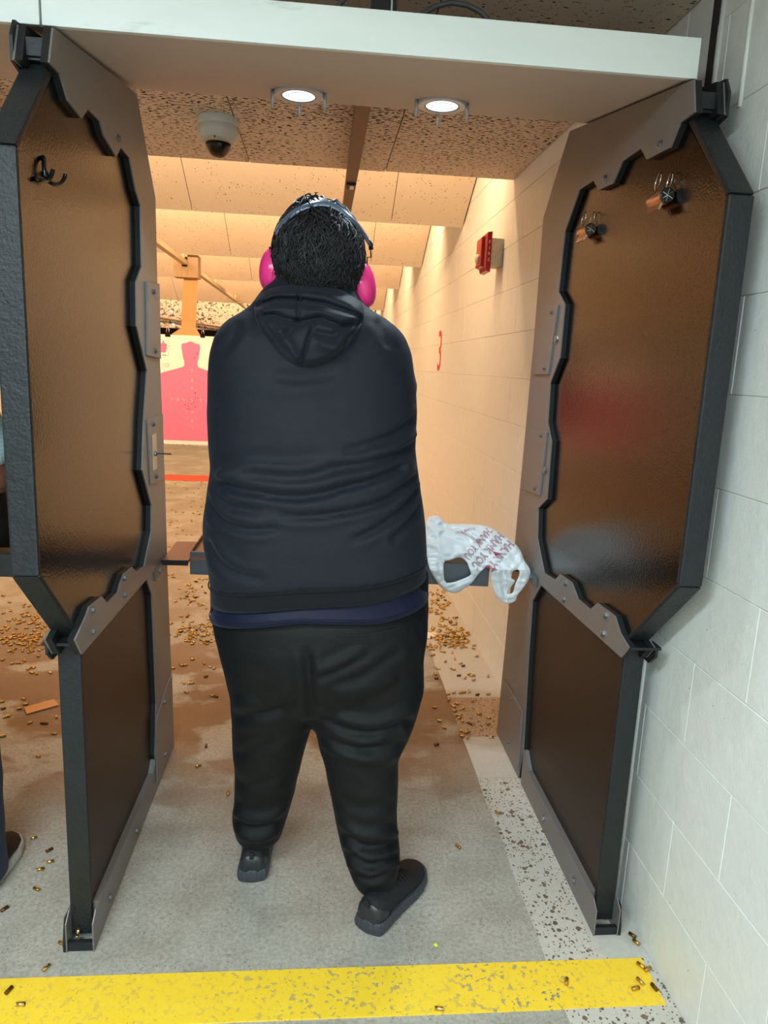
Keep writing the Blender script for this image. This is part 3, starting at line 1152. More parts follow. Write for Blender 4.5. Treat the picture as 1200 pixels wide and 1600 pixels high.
pr, XRf = make_partition(.748, -1, R_SHEET, 2.60, 'right booth partition by the block wall with magnetic clips on it')
plate_on(pr, XRf, [(2.325, 1.664), (2.52, 1.676), (2.54, 1.445), (2.365, 1.447)], .008)
plate_on(pr, XRf, [(2.325, 1.262), (2.50, 1.258), (2.53, 1.033), (2.345, 1.045)], .008)
plate_on(pr, XRf, [(2.335, .262), (2.535, .268), (2.60, .262), (2.60, .045), (2.325, .035)], .006)
bolts_on(pr, XRf, -1, [(2.375, 1.645), (2.40, 1.467), (2.375, 1.245), (2.395, 1.062)], -.008, 'bolt_dark', .006)
bolts_on(pr, XRf, -1, [(2.323, 1.558), (2.32, 1.135)], -.0, 'bolt', .012)
bolts_on(pr, XRf, -1, [(2.472, .245), (2.46, .075)], -.006, 'bolt_dark', .006)
bolts_on(pr, XRf, -1, [(1.702, 1.966), (2.026, 1.97), (2.034, .834), (2.036, .782), (1.723, .843), (1.726, .792), (2.03, .045), (1.742, .046)], 0, 'bolt', .0085)

# ------------------------------------------------------------------ canopy with two lamps


def soffit_z(y):
    return 2.066 + (y - 1.6) * .168


def make_canopy(x0, x1, label):
    y0, y1 = 1.598, 2.245
    top = .078
    root = empty('booth_canopy', ((x0 + x1) / 2, y0, soffit_z(y0)), label, 'canopy')
    P = [(y0, soffit_z(y0)), (y1, soffit_z(y1)), (y1, soffit_z(y1) + top), (y0, soffit_z(y0) + top)]
    bevel_prism('front_board', [(y0, P[0][1]), (y0 + .02, P[0][1] + .003), (y0 + .02, P[3][1] + .003), (y0, P[3][1])], x0, x1, .002, MAT['canopy_face'], root)
    MB().prism([(y0 + .0205, P[0][1] + .0045), P[1], P[2], (y0 + .0205, P[3][1] + .002)], x0 + .001, x1 - .001).build('soffit_board', MAT['soffit'], root)
    return root


cn = make_canopy(-.553, .766, 'sloping canopy board above the shooter with two round lamps')
c2 = make_canopy(-1.89, -.557, 'neighbouring canopy board at the upper left corner')


def soffit_lamp(px, py, label):
    d = CR.T @ np.array([(px - 600) / CAM_F, (py - 800) / CAM_F, 1.])
    n = np.array([0, -.168, 1.])
    t = (n @ (np.array([0, 1.6, 2.066]) - CAM_C)) / (n @ d)
    c = CAM_C + d * t
    ax = np.array([0, 0, -1.])
    c = c - np.array([0, 0, .004])
    root = empty('downlight', c, label, 'lamp', 'round downlights in the canopy')
    MB().lathe(c, ax, [(.060, -.024), (.060, -.001), (.065, .0), (.065, .006), (.061, .009), (.046, .008), (.046, -.02)], 36).build('trim_ring', MAT['ring'], root, False)
    MB().lathe(c, ax, [(.0465, .0005), (.0465, .0078), (.0435, .0082), (.0435, .0005)], 36).build('black_gasket', MAT['dark'], root)
    le = MB().lathe(c, ax, [(.0432, .0005), (.0432, .0068), (.020, .0078), (.002, .008)], 32).build('lens', MAT['lens'], root, True)
    for r in (.018, .028):
        pts = [c + ax * .0076 + r * (math.cos(q * 2 * PI / 24) * np.array([1., 0, 0]) + math.sin(q * 2 * PI / 24) * np.cross(ax, [1., 0, 0])) for q in range(24)]
        MB().tube(pts, .0007, 4, True).build('lens_groove', MAT['lens_groove'], le)
    for a in (PI, 0, PI / 2):
        u = np.array([math.cos(a), math.sin(a), 0])
        p = c + u * .069
        MB().tube([p - ax * .004, p + ax * .012, p + ax * .036], [.0042, .0045, .0040], 10).build('standoff_pin', MAT['ring'], root, True)
    l = bpy.data.lights.new('downlight_glow', 'SPOT')
    l.energy = 20; l.color = (.75, .93, 1); l.spot_size = 2.2; l.spot_blend = .6; l.shadow_soft_size = .035
    o = bpy.data.objects.new('downlight_glow', l)
    o.location = c + ax * .02
    o.rotation_euler = Vector(ax).to_track_quat('-Z', 'Y').to_euler()
    COL.objects.link(o)


soffit_lamp(467, 143, 'left of the two round lit downlights in the canopy soffit')
soffit_lamp(691, 159, 'right of the two round lit downlights in the canopy soffit')

# cable loop, hanger and rod above the canopy
zt = 2.149
P = []
for px, py in ((650, 34), (662, 21), (680, 10), (705, 4), (730, 8), (750, 18), (762, 30), (770, 45)):
    P.append(at(px, py, 1, 1.72))
tag(MB().tube(smooth_poly(P, 0), .006, 8).build('cable', MAT['cable'], None, True), 'grey cable arching up over the canopy edge', 'cable')
b0, b1 = at(580, 14, 1, 1.78), at(608, 14, 1, 1.78)
hs = empty('ceiling_hanger', ((b0[0] + b1[0]) / 2, 1.78, 2.17), 'black steel hanger from the ceiling to the canopy top', 'hanger')
MB().box(b0[0], b1[0], 1.765, 1.80, 2.172, 2.326).build('hanger_channel', MAT['dark'], hs)
MB().box(b1[0] + .002, b1[0] + .006, 1.76, 1.80, 2.172, 2.326).build('hanger_edge', MAT['ring'], hs)
MB().box(b1[0] + .007, b1[0] + .016, 1.765, 1.80, 2.172, 2.326).build('hanger_flange', MAT['dark'], hs)
MB().box(b0[0] - .02, b1[0] + .03, 1.76, 1.805, 2.166, 2.173).build('hanger_foot', MAT['dark'], hs)
tag(MB().tube([at(524, 14, 1, 1.70), at(536, 2, 1, 1.70), at(548, -12, 1, 1.72)], .0045, 8).build('thin_rod', MAT['cable'], None, True), 'thin dark rod rising behind the canopy, left of the hanger', 'rod')

# ------------------------------------------------------------------ rails, dome camera, alarm


def rail(x, mat, label, y0, y1=12.2):
    r = empty('target_rail', (x, (y0 + y1) / 2, 2.25), label, 'rail')
    MB().box(x - .024, x + .024, y0, y1, 2.25, 2.288).build('rail_bar', mat, r)
    for y in [2.9] + [4.77 + 1.93 * i for i in range(4)]:
        if y > y0: MB().box(x - .012, x + .012, y - .02, y + .01, 2.287, 2.332).build('rail_hanger', mat, r)
    return r


r0 = rail(.11, MAT['rail'], 'shade-toned steel target rail overhead behind the shooter head', 2.35)
e = at(549, 287, 2, 2.25)
MB().box(e[0] - .022, e[0] + .020, e[1] - .02, e[1] + .06, 2.240, 2.2505).build('end_stop', MAT['dark'], r0)
MB().box(e[0] - .006, e[0] + .012, e[1] - .01, e[1] + .05, 2.236, 2.2405).build('stop_label', MAT['white_plastic'], r0)
rail(-1.22, MAT['rail_lit'], 'lit-toned steel target rail over the lane to the left', 2.6)
rail(-2.57, MAT['rail_lit'], 'farther lit-toned target rail seen low behind the cardboard hanger', 2.6)

dc = at(341, 186, 2, 2.325)
dm = empty('dome_camera', (dc[0], dc[1], 2.325), 'off white dome security camera on the sooted ceiling', 'security camera')
MB().lathe((dc[0], dc[1], 2.327), (0, 0, -1), [(.076, 0), (.078, .004), (.078, .028), (.0765, .0295), (.0765, .031), (.078, .0325), (.076, .055), (.066, .078), (.058, .086), (.046, .087)], 36).build('housing', MAT['cam_white'], dm, True)
prof = [(.047, .084)] + [(.047 * math.cos(a), .086 + .05 * math.sin(a)) for a in np.linspace(.1, 1.5, 9)]
MB().lathe((dc[0], dc[1], 2.327), (0, 0, -1), prof, 32).build('glass_dome', MAT['dome'], dm, True)
tag(MB().lathe((dc[0], dc[1], 2.327), (0, 0, -1), [(.043, .087), (.040, .100), (.026, .118), (.012, .126)], 20).build('lens_turret', MAT['clip_black'], dm, True), 'black camera turret')
MB().lathe((dc[0] - .004, dc[1] - .06, 2.254), (0, -.6, -.8), [(.003, 0), (.003, .01)], 8).build('screw', MAT['dark'], dm)

ay = at(783, 390, 0, W)[1]
fa = empty('fire_alarm', (W, ay, 2.02), 'red fire alarm horn on a speckled metal box high on the wall', 'fire alarm')
bx = W - .062
bevel_prism('back_box', [(ay - .05, 1.955), (ay + .06, 1.955), (ay + .06, 2.085), (ay - .05, 2.085)], bx, W, .004, MAT['galv'], fa)
for z in (2.045, 1.99):
    MB().lathe((W - .028, ay - .0495, z), (0, -1, 0), [(.012, 0), (.012, .0012), (.010, .0016)], 14).build('knockout', MAT['galv'], fa)
prof = [(ay - .064, 2.105), (ay - .064, 1.935), (ay + .075, 1.935), (ay + .075, 2.105)]
b = MB()
V = []
for d, g in ((0, 0), (.022, .004), (.030, .022), (.046, .026), (.050, .034)):
    for y, z in ((ay - .064 + g * .6, 1.925 + g), (ay + .075 - g * .6, 1.925 + g), (ay + .075 - g * .6, 2.112 - g), (ay - .064 + g * .6, 2.112 - g)):
        V.append((bx - d, y, z))
F = [(3, 2, 1, 0), (16, 17, 18, 19)]
for i in range(4):
    F += [(i * 4 + q, i * 4 + (q + 1) % 4, i * 4 + 4 + (q + 1) % 4, i * 4 + 4 + q) for q in range(4)]
hb = tag(part('horn_body', V, F, MAT['red'], fa), 'red horn body lettered FIRE')
for i, ch in enumerate('FIRE'):
    TV, TF = text_mesh(ch, .022, None, .0005)
    TV = np.stack([bx - .011 + TV[:, 0], np.full(len(TV), ay - .0638) - TV[:, 2] - .0004, 2.062 - i * .027 + TV[:, 1]], 1)
    part('letter', TV, TF, MAT['white_plastic'], hb)
MB().lathe((bx - .049, ay + .0, 1.990), (-1, 0, 0), [(.024, 0), (.024, .006), (.018, .014), (.006, .018)], 16, 1, 1).build('strobe_lens', MAT['clear'], fa, True)

# ------------------------------------------------------------------ shelves and what lies on them


def make_shelf(dx, label):
    xc = .105 + dx
    x0, x1 = -.434 + dx, .604 + dx
    r = empty('shooting_shelf', (xc, 2.5, .76), label, 'shelf')
    tag(MB().box(x0 + .004, x1 - .004, 2.432, 2.70, .772, .788).build('shelf_board', MAT['shelf_top'], r), 'red brown worn shelf board')
    for a, b in ((-.5215 + dx, x0), (x1, .7445 + dx)):
        MB().box(a, b, 2.405, 2.665, .770, .780).build('side_wing', MAT['shelf_top'], r)
        MB().box(a, b, 2.402, 2.405, .762, .780).build('wing_edge', MAT['dark'], r)
    # front lip, slightly lower and nearer on the right
    V = []
    for y in (0, .012):
        V += [(x0, 2.435 + y, .722), (x1, 2.405 + y, .704), (x1, 2.405 + y, .782), (x0, 2.435 + y, .802)]
    part('front_lip', V, [(0, 1, 2, 3), (7, 6, 5, 4), (0, 4, 5, 1), (1, 5, 6, 2), (2, 6, 7, 3), (3, 7, 4, 0)], MAT['shelf_lip'], r)
    V = []
    for y in (0, .02):
        V += [(x0 + .3, 2.4255 + y, .786), (x1 - .01, 2.418 + y, .7835), (x1 - .01, 2.418 + y, .800), (x0 + .3, 2.4255 + y, .808)]
    part('worn_edge', V, [(0, 1, 2, 3), (7, 6, 5, 4), (0, 4, 5, 1), (1, 5, 6, 2), (2, 6, 7, 3), (3, 7, 4, 0)], MAT['ply'], r)
    for x in (x0, x1 - .004):
        MB().prism([(2.437, .725), (2.437, .800), (2.70, .800), (2.70, .772), (2.50, .765)], x, x + .004).build('side_lip', MAT['dark'], r)
    for s, x in ((1, -.5245 + dx), (-1, .7475 + dx)):
        b = MB()
        b.box(min(x, x + s * .005), max(x, x + s * .005), 2.30, 2.56, .738, .770)
        b.box(min(x, x + s * .05), max(x, x + s * .05), 2.405, 2.56, .762, .770)
        bo = b.build('support_bracket', MAT['shelf_lip'], r)
        hexbolt((x + s * .005, 2.36, .754), (s, 0, 0), .007, .005).build('bolt', MAT['bolt'], bo)
    return r


make_shelf(0, 'grey lipped steel shooting shelf in front of the standing shooter')
make_shelf(-1.345, 'shooting shelf of the lane to the left, at the left edge')

# black bag on the left lane's shelf, mostly hidden
g = empty('range_bag', (-1.15, 2.53, .788), 'black nylon bag standing on the shelf at the left edge', 'bag')
rr = []
for z, a, b in ((.7885, .11, .075), (.80, .122, .083), (.86, .126, .085), (.93, .118, .075), (.98, .10, .055), (1.0, .07, .03)):
    rr.append(ring(-1.15 - a, -1.15 + a, 2.53 - b, 2.53 + b, z, 3.4, 28))
m = loft(rr)
part('bag_body', m.V, m.F, MAT['bag_black'], g, True)
MB().tube([(-1.20, 2.53, .985), (-1.19, 2.53, 1.03), (-1.15, 2.53, 1.045), (-1.11, 2.53, 1.03), (-1.10, 2.53, .985)], .008, 8).build('bag_handle', MAT['bag_black'], g, True)
MB().box(-1.25, -1.05, 2.444, 2.449, .885, .892).build('bag_zip', MAT['dark'], g)

# ---- plastic carrier bag draped over shelf lip
BAG = [(664, 818), (668, 809), (680, 804), (690, 809), (697, 819), (715, 818), (735, 819), (755, 820), (772, 827), (790, 838), (806, 850), (815, 862), (819, 876),
       (827, 886), (830, 896), (826, 907), (817, 920), (808, 930), (807, 938), (798, 943), (787, 943), (776, 934), (771, 922), (767, 906), (765, 890), (763, 883), (752, 892), (743, 903),
       (737, 912), (724, 921), (713, 928), (700, 925), (690, 920), (679, 904), (670, 888), (665, 860)]
HOLE1 = [(693, 877), (705, 875), (719, 870), (729, 877), (735, 893), (736, 899), (722, 905), (708, 910), (695, 911), (693, 893)]
HOLE2 = [(811, 889), (800, 893), (797, 903), (806, 907), (800, 915), (792, 927), (797, 928), (802, 926), (805, 912), (812, 898)]


def pillow(name, outline, holes, step, depth, thick, back, mat, parent, wob=None, sm=1):
    O = smooth_poly(outline, sm)
    H = [smooth_poly(h, sm) for h in holes]
    P, F, D, B = polygrid(O, H, step)
    n = len(P)
    Yf = np.array([depth(p[0], p[1]) for p in P])
    T = thick(D)
    if wob is not None: T = T * np.interp(P[:, 1], [862, 886], [1, .35]) + wob(P) * np.minimum(1, D / 5.)
    front = np.array([at(p[0], p[1], 1, y - t) for p, y, t in zip(P, Yf, T)])
    rear = np.array([at(p[0], p[1], 1, y + b) for p, y, b in zip(P, Yf, back(D))])
    V = np.concatenate([front, rear])
    FF = F + [tuple(i + n for i in f[::-1]) for f in F] + [(a, b, b + n, a + n) for a, b in B]
    return V, FF, n


def bag_y(px, py):
    y = 2.384
    if py < 890: y += (890 - py) * .0022
    if px > 750: y -= min(.014, (px - 750) * .0007)
    return y


BAG_CREASE = [([(668, 815), (700, 824), (735, 833), (760, 850)], -.007, 3), ([(690, 835), (720, 845), (745, 862)], -.006, 3.5), ([(672, 850), (705, 858), (725, 866)], .006, 5),
              ([(694, 855), (712, 860)], -.008, 4), ([(752, 890), (742, 872), (728, 858)], -.007, 2.6), ([(745, 897), (735, 876)], -.006, 2), ([(757, 886), (750, 868), (742, 850)], .006, 3),
              ([(690, 820), (696, 828), (690, 836)], -.006, 3), ([(780, 930), (776, 905), (778, 885)], .004, 3), ([(790, 938), (786, 912), (785, 893)], -.005, 2.4), ([(796, 900), (790, 890), (778, 880)], -.006, 3),
              ([(812, 935), (806, 936), (796, 938)], -.004, 2), ([(820, 915), (823, 900), (818, 885)], .004, 3), ([(798, 893), (810, 880), (815, 868)], .006, 3.5), ([(780, 845), (800, 866), (812, 882)], -.005, 4),
              ([(676, 893), (686, 912), (700, 922)], .004, 2.5), ([(685, 882), (692, 908)], -.004, 2), ([(700, 919), (718, 912), (735, 905)], -.004, 2), ([(740, 838), (752, 852), (768, 868)], -.006, 2.6)]


def bag_wob(P):
    r = np.zeros(len(P))
    for pts, amp, w in BAG_CREASE:
        d, _ = seg_dist(P, pts, False)
        r += amp * (np.exp(-(d / w) ** 2) - .35 * np.exp(-((d - 2 * w) / w) ** 2))
    for i, p in enumerate(P):
        a = mnoise.noise(Vector((p[0] * .03, p[1] * .03, 3.1))) * .007
        b = abs(mnoise.noise(Vector((p[0] * .055 + p[1] * .03, p[1] * .085 - p[0] * .02, 1.7)))) * .010
        r[i] += a - b + .003
    return r


bg = empty('plastic_bag', at(745, 880, 1, 2.44), 'crumpled white plastic carrier bag with red lettering draped over the shelf', 'bag')
BV, BF, nb = pillow('bag', BAG, [HOLE1, HOLE2], 1.6, bag_y,
                    lambda D: .0035 + .022 * np.sqrt(np.minimum(D, 18) / 18.), lambda D: .002 + .010 * np.sqrt(np.minimum(D, 16) / 16.), None, None, bag_wob)
bag_o = part('bag_film', BV, BF, MAT['bag'], bg, True)
bag_tree = BVHTree.FromPolygons([tuple(v) for v in BV], BF)


def drop_on(tree, V2, lift):
    """lay flat points given in pixels on a surface seen along the view ray"""
    out = []
    for p in V2:
        d = CR.T @ np.array([(p[0] - 600) / CAM_F, (p[1] - 800) / CAM_F, 1.])
        d /= np.linalg.norm(d)
        h = tree.ray_cast(Vector(CAM_C), Vector(d))
        q = np.array(h[0]) if h[0] is not None else np.array(tree.find_nearest(Vector(CAM_C + d * 2.42))[0])
        out.append(q - d * lift(p))
    return np.array(out)


def bag_print(txt, size, c, ang, squash=1.):
    TV, TF = text_mesh(txt, size, size * .021)
    ca, sa = math.cos(ang), math.sin(ang)
    x, y = TV[:, 0] * squash, -TV[:, 1]
    P = np.stack([c[0] + x * ca - y * sa, c[1] + x * sa + y * ca], 1)
    Z = TV[:, 2]
    zs = Z / 460. * 1.0
    W3 = drop_on(bag_tree, P, lambda p: .0012)
    d = W3 - CAM_C
    d /= np.linalg.norm(d, axis=1)[:, None]
    W3 = W3 - d * zs[:, None]
    part('bag_print', W3, TF, MAT['bag_ink'], bag_o)


AN = math.radians(130)
bag_print('THANK YOU', 18, (779, 870), AN, .72)
bag_print('THANK YOU', 18, (764, 857), AN, .72)
bag_print('THANK YOU', 16, (748, 847), AN, .68)
bag_print('THANK YOU', 6, (727, 829), math.radians(165), .9)
bag_print('HAVE A NICE DAY', 5, (735, 839), math.radians(28), .8)

# ------------------------------------------------------------------ hung target of the lane to the left
TY = 6.8


def tpx(px, py, y=TY): return at(px, py, 1, y)


tc = empty('target_carrier', (-1.2, TY, 2.25), 'tan carrier box riding on the rail above the paper target', 'target carrier')
a, b = tpx(277, 400), tpx(311, 431)
MB().box(-1.315, -1.245, TY - .05, TY + .10, 2.145, 2.315).build('carrier_cheek', MAT['carrier'], tc)
MB().box(-1.195, -1.105, TY - .05, TY + .10, 2.145, 2.335).build('carrier_cheek', MAT['carrier'], tc)
MB().box(-1.244, -1.196, TY - .05, TY + .10, 2.145, 2.235).build('carrier_body', MAT['carrier'], tc)
MB().prism([(TY - .02, 2.288), (TY + .07, 2.288), (TY + .07, 2.32), (TY - .02, 2.32)], -1.244, -1.196).build('carrier_roller', MAT['dark'], tc)
hp = [(287.5, 430), (310, 430), (308, 453), (307.5, 477), (306, 512), (314, 525.5), (267.5, 522.5), (283.3, 512), (284, 477), (285.8, 453)]
V = [tpx(*p, TY - .006) for p in hp] + [tpx(*p, TY - .002) for p in hp]
n = len(hp)
FR = lambda n: [tuple(range(n)), tuple(range(2 * n - 1, n - 1, -1))] + [(i, (i + 1) % n, n + (i + 1) % n, n + i) for i in range(n)]
ch = part('cardboard_hanger', V, FR(n), MAT['card'], None, loc=tpx(298, 431))
tag(ch, 'orange cardboard hanger strip flaring out above the paper target', 'cardboard hanger')

x0, x1 = -1.475, -.885
z1, z0 = tpx(290, 524)[2], tpx(290, 694)[2]
pt = empty('paper_target', ((x0 + x1) / 2, TY, z1), 'cream paper target printed with a pink torso silhouette and bullet holes', 'target')
MB().box(x0, x1, TY - .0095, TY - .0075, z0, z1).build('target_sheet', MAT['paper'], pt)


def flat(name, px, y, mat, parent, th=.0006):
    V = [tpx(*p, y) for p in px] + [tpx(*p, y + th) for p in px]
    return part(name, V, FR(len(px)), mat, parent)


c7 = lambda x, y: (230 + x / 7.2727, 500 + y / 7.2727)
half = [(503, 243), (470, 247), (440, 262), (400, 266), (389, 285), (390, 325), (398, 370), (408, 430), (420, 468), (422, 518), (405, 532), (330, 555), (250, 574), (200, 588), (160, 600), (120, 640),
        (118, 800), (124, 1000), (130, 1250), (150, 1330), (190, 1362), (503, 1374)]
cx = tpx(*c7(503, 900))[0]
L = [tpx(*c7(*p), TY - .0105) for p in half]
P3 = L + [np.array([2 * cx - p[0], p[1], p[2]]) for p in L[-2:0:-1]]
P3 = [np.array([min(max(p[0], x0 + .012), x1 - .012), p[1], p[2]]) for p in P3]
V = P3 + [p + np.array([0, .0008, 0]) for p in P3]
tag(part('silhouette', V, FR(len(P3)), MAT['pink'], pt), 'pink printed torso silhouette')
cz = tpx(*c7(505, 915))[2]
for rx, rz in ((.042, .052), (.090, .105), (.140, .165), (.190, .225)):
    pts = [(cx + rx * math.copysign(abs(math.cos(t)) ** .85, math.cos(t)), TY - .011, cz + rz * math.copysign(abs(math.sin(t)) ** .85, math.sin(t))) for t in np.linspace(0, 2 * PI, 40)[:-1]]
    MB().sweep(pts, [(-.0014, -.0004), (.0014, -.0004), (.0014, .0004), (-.0014, .0004)], (0, 1, 0), True).build('score_ring', MAT['pink_line'], pt)


def digit(t, x, y, s=.03):
    TV, TF = text_mesh(t, s, None, .0003)
    c = tpx(*c7(x, y), TY - .0115)
    V = np.stack([c[0] + TV[:, 0], np.full(len(TV), TY - .0114) - TV[:, 2], c[2] + TV[:, 1]], 1)
    part('digit', V, TF, MAT['white_ink'], pt)


for t, x, y in (('7', 508, 585), ('8', 508, 688), ('9', 508, 775), ('9', 513, 1052), ('8', 513, 1150), ('7', 515, 1232), ('7', 285, 903), ('8', 350, 905), ('9', 412, 908), ('X', 510, 915), ('9', 608, 918), ('8', 675, 920), ('7', 740, 922)):
    digit(t, x, y, .042)
hb = MB()
for x, y in ((568, 380), (533, 432), (545, 828), (548, 888), (580, 888), (418, 890), (495, 918), (527, 935), (522, 905), (503, 955), (465, 945), (432, 963), (468, 978), (550, 988), (457, 1012), (477, 1012),
             (112, 1045), (250, 298), (222, 320), (205, 400), (180, 398), (215, 282)):
    hb.lathe(tpx(*c7(x, y), TY - .0113), (0, -1, 0), [(random.uniform(.0035, .0055), 0), (.003, .0008)], 8)
hb.build('bullet_holes', MAT['hole'], pt)['kind'] = 'stuff'
# small practice figure and box lines at the upper left of the sheet
mini = [(180, 232), (190, 240), (188, 258), (215, 270), (222, 290), (215, 350), (205, 368), (160, 368), (150, 350), (146, 290), (152, 270), (172, 258), (170, 240)]
flat('mini_silhouette', [c7(*p) for p in mini], TY - .0105, MAT['pink'], pt)
for q in ([(245, 220), (245, 402)], [(150, 402), (245, 402)], [(150, 220), (245, 220)]):
    MB().tube([tpx(*c7(*q[0]), TY - .0102), tpx(*c7(*q[1]), TY - .0102)], .0012, 4).build('box_line', MAT['rail_lit'], pt)
pts = [tpx(*c7(228 + 20 * math.cos(t), 512 + 20 * math.sin(t)), TY - .0103) for t in np.linspace(0, 2 * PI, 20)[:-1]]
MB().tube(pts, .0016, 4, True).build('symbol_ring', MAT['pink'], pt)
digit('Z', 182, 505, .03)


def binder_clip(c, s, lab):
    r = empty('binder_clip', c, lab, 'clip')
    c = np.asarray(c)
    V = []
    for x in (-.5, .5):
        for y, z in ((-.001, -.55), (-.45, .45), (.45, .45), (.001, -.55)):
            V.append((c[0] + x * s, c[1] + y * s * .7 - .006, c[2] + z * s))
    part('clip_body', V, [(0, 1, 2, 3), (7, 6, 5, 4), (0, 4, 5, 1), (1, 5, 6, 2), (2, 6, 7, 3), (3, 7, 4, 0)], MAT['clip_black'], r)
    for q in (-1, 1):
        pts = [c + np.array([x * s, q * .3 * s * .7 - .006, z * s]) for x, z in ((-.22, .4), (-.26, .9), (-.14, 1.35), (.14, 1.35), (.26, .9), (.22, .4))]
        MB().tube(pts, s * .05, 6).build('wire_loop', MAT['clip_wire'], r, True)


binder_clip(tpx(262.5, 524), .046, 'black binder clip holding the top left of the paper target')
binder_clip(tpx(317, 526), .040, 'small black binder clip by the right flare of the cardboard hanger')


def barrel_clip(y0, y1, zc, r, lab, mat):
    xp = .766
    o = empty('bulldog_clip', (xp, (y0 + y1) / 2, zc), lab, 'clip', 'magnetic clips on the right partition')
    c = np.array([xp - r * 1.05, y0, zc])
    tag(MB().lathe(c, (0, 1, 0), [(r * .9, 0), (r, .004), (r, y1 - y0 - .004), (r * .9, y1 - y0)], 18).build('clip_barrel', MAT[mat], o, True), 'coppery lit clip barrel')
    MB().lathe(c + np.array([0, -.0005, 0]), (0, -1, 0), [(r * 1.02, -.003), (r * 1.02, .001), (r * .9, .002)], 18).build('end_disc', MAT['clip_black'], o)
    for a in (-.5, .6, 1.4):
        u = np.array([math.cos(a), 0, math.sin(a)])
        MB().tube([c + np.array([0, -.003, 0]) - u * r * .8, c + np.array([0, -.003, 0]) + u * r * .8], r * .06, 4).build('end_rib', MAT['clip_wire'], o)
    m = MB()
    m.add([(c[0] - r * .6, y0 + .004, zc - r * .7), (c[0] - r * 1.0, y0 + .004, zc - r * 1.75), (c[0] - r * .8, y0 + .004, zc - r * 1.8), (c[0] - r * .3, y0 + .004, zc - r * .9),
           (c[0] - r * .6, y1 - .002, zc - r * .7), (c[0] - r * 1.0, y1 - .002, zc - r * 1.75), (c[0] - r * .8, y1 - .002, zc - r * 1.8), (c[0] - r * .3, y1 - .002, zc - r * .9)],
          [(0, 1, 2, 3), (7, 6, 5, 4), (0, 4, 5, 1), (1, 5, 6, 2), (2, 6, 7, 3), (3, 7, 4, 0)])
    m.build('clip_jaw', MAT[mat], o)
    for k, dx in enumerate((-r * .9, r * .45)):
        ym = y0 + (.012 if k else .022)
        pts = []
        for t in np.linspace(0, 2 * PI, 17)[:-1]:
            pts.append(np.array([c[0] + dx + r * .42 * math.cos(t) + r * .25 * math.sin(t), ym + .006 * math.cos(t), zc + r * 1.95 + r * 1.15 * math.sin(t)]))
        MB().tube(pts, r * .085, 6, True).build('wire_loop', MAT['clip_wire'], o, True)
    return o


barrel_clip(1.640, 1.715, 1.846, .0165, 'larger bulldog clip with bright wire loops near the outer edge of right partition', 'copper')
barrel_clip(2.110, 2.185, 1.856, .0160, 'farther bulldog clip beside the jagged plate of right partition', 'copper')

# ------------------------------------------------------------------ people


def head_mb(c, tilt=0.):
    k, m = 40, 28
    V, F = [], []
    for i in range(1, m):
        ph = PI * i / m
        for q in range(k):
            th = 2 * PI * q / k
            d = np.array([math.sin(ph) * math.cos(th), math.sin(ph) * math.sin(th), math.cos(ph)])
            p = d * [.077, .097, .118]
            g = lambda x, y, z, w: math.exp(-((d[0] - x) ** 2 + (d[1] - y) ** 2 + (d[2] - z) ** 2) / (w * w))
            if d[2] < 0:
                p[0] *= 1 - .28 * d[2] ** 2
                p[1] *= 1 - .12 * d[2] ** 2 * (1 if d[1] < 0 else .3)
            r = .024 * g(0, .98, -.17, .13) + .012 * g(0, 1, -.02, .10) + .006 * g(0, .9, -.50, .14) + .005 * g(0, .85, -.62, .1) + .009 * g(0, .68, -.86, .22)
            r -= .010 * (g(.33, .93, .03, .16) + g(-.33, .93, .03, .16)) + .004 * g(0, .9, -.56, .05)
            r += .005 * (g(.33, .9, .22, .2) + g(-.33, .9, .22, .2)) + .004 * (g(.55, .75, -.2, .25) + g(-.55, .75, -.2, .25))
            p = p + d * r
            V.append(p)
    V += [np.array([0, 0, .118]), np.array([0, .02, -.118])]
    for i in range(m - 2):
        for q in range(k):
            F.append((i * k + q, i * k + (q + 1) % k, (i + 1) * k + (q + 1) % k, (i + 1) * k + q))
    for q in range(k):
        F.append((len(V) - 2, (q + 1) % k, q))
        F.append((len(V) - 1, (m - 2) * k + q, (m - 2) * k + (q + 1) % k))
    ct, st = math.cos(tilt), math.sin(tilt)
    V = [np.array([p[0], p[1] * ct + p[2] * st, -p[1] * st + p[2] * ct]) + c for p in V]
    b = MB().add(V, F)
    for s in (-1, 1):
        b.lathe(np.asarray(c) + [s * .070, -.008, -.012], (s, -.35, 0), [(.012, 0), (.026, .006), (.030, .012), (.024, .015), (.008, .012)], 14, 1., .62)
    return b


def hands_mb(G, sc=1.):
    out = []
    G = np.asarray(G)
    for s, o in ((1, 0.), (-1, .023)):
        t = lambda pts, r: out.append(MB().tube(smooth_path([G + np.array([s * p[0], p[1], p[2]]) * .88 for p in pts]), r_path([x * .9 for x in r], len(pts)), 10))
        # palm: wide flattened tubes side by side
        for i in range(4):
            z = .031 - .0198 * i
            t([(.036 + o, -.095, z * .75), (.037 + o, -.05, z), (.034 + o, -.002, z)], [.015, .0125, .0105])
            ln = (1., 1.06, 1.0, .84)[i]
            t([(.034 + o, -.004, z), (.031 + o, .036 * ln, z), (.002 + o * .3, .052 * ln + o * .9, z - .001), (-.022 - o * .5, .040 * ln + o * .9, z - .001), (-.030 - o, .014 + o, z - .002)], [.0090, .0080, .0074, .0069, .0058])
        t([(.036 + o, -.085, .012), (.022 + o, -.055, .040), (.010 + o, -.020, .050 + o * .4), (.004 + o, .020, .050 + o * .4), (.004 + o, .042, .048 + o * .4)], [.015, .0125, .0108, .0098, .0078])
    return out


def r_path(r, n):
    return list(np.interp(np.linspace(0, n - 1, 3 * (n - 1) + 1), range(n), r))


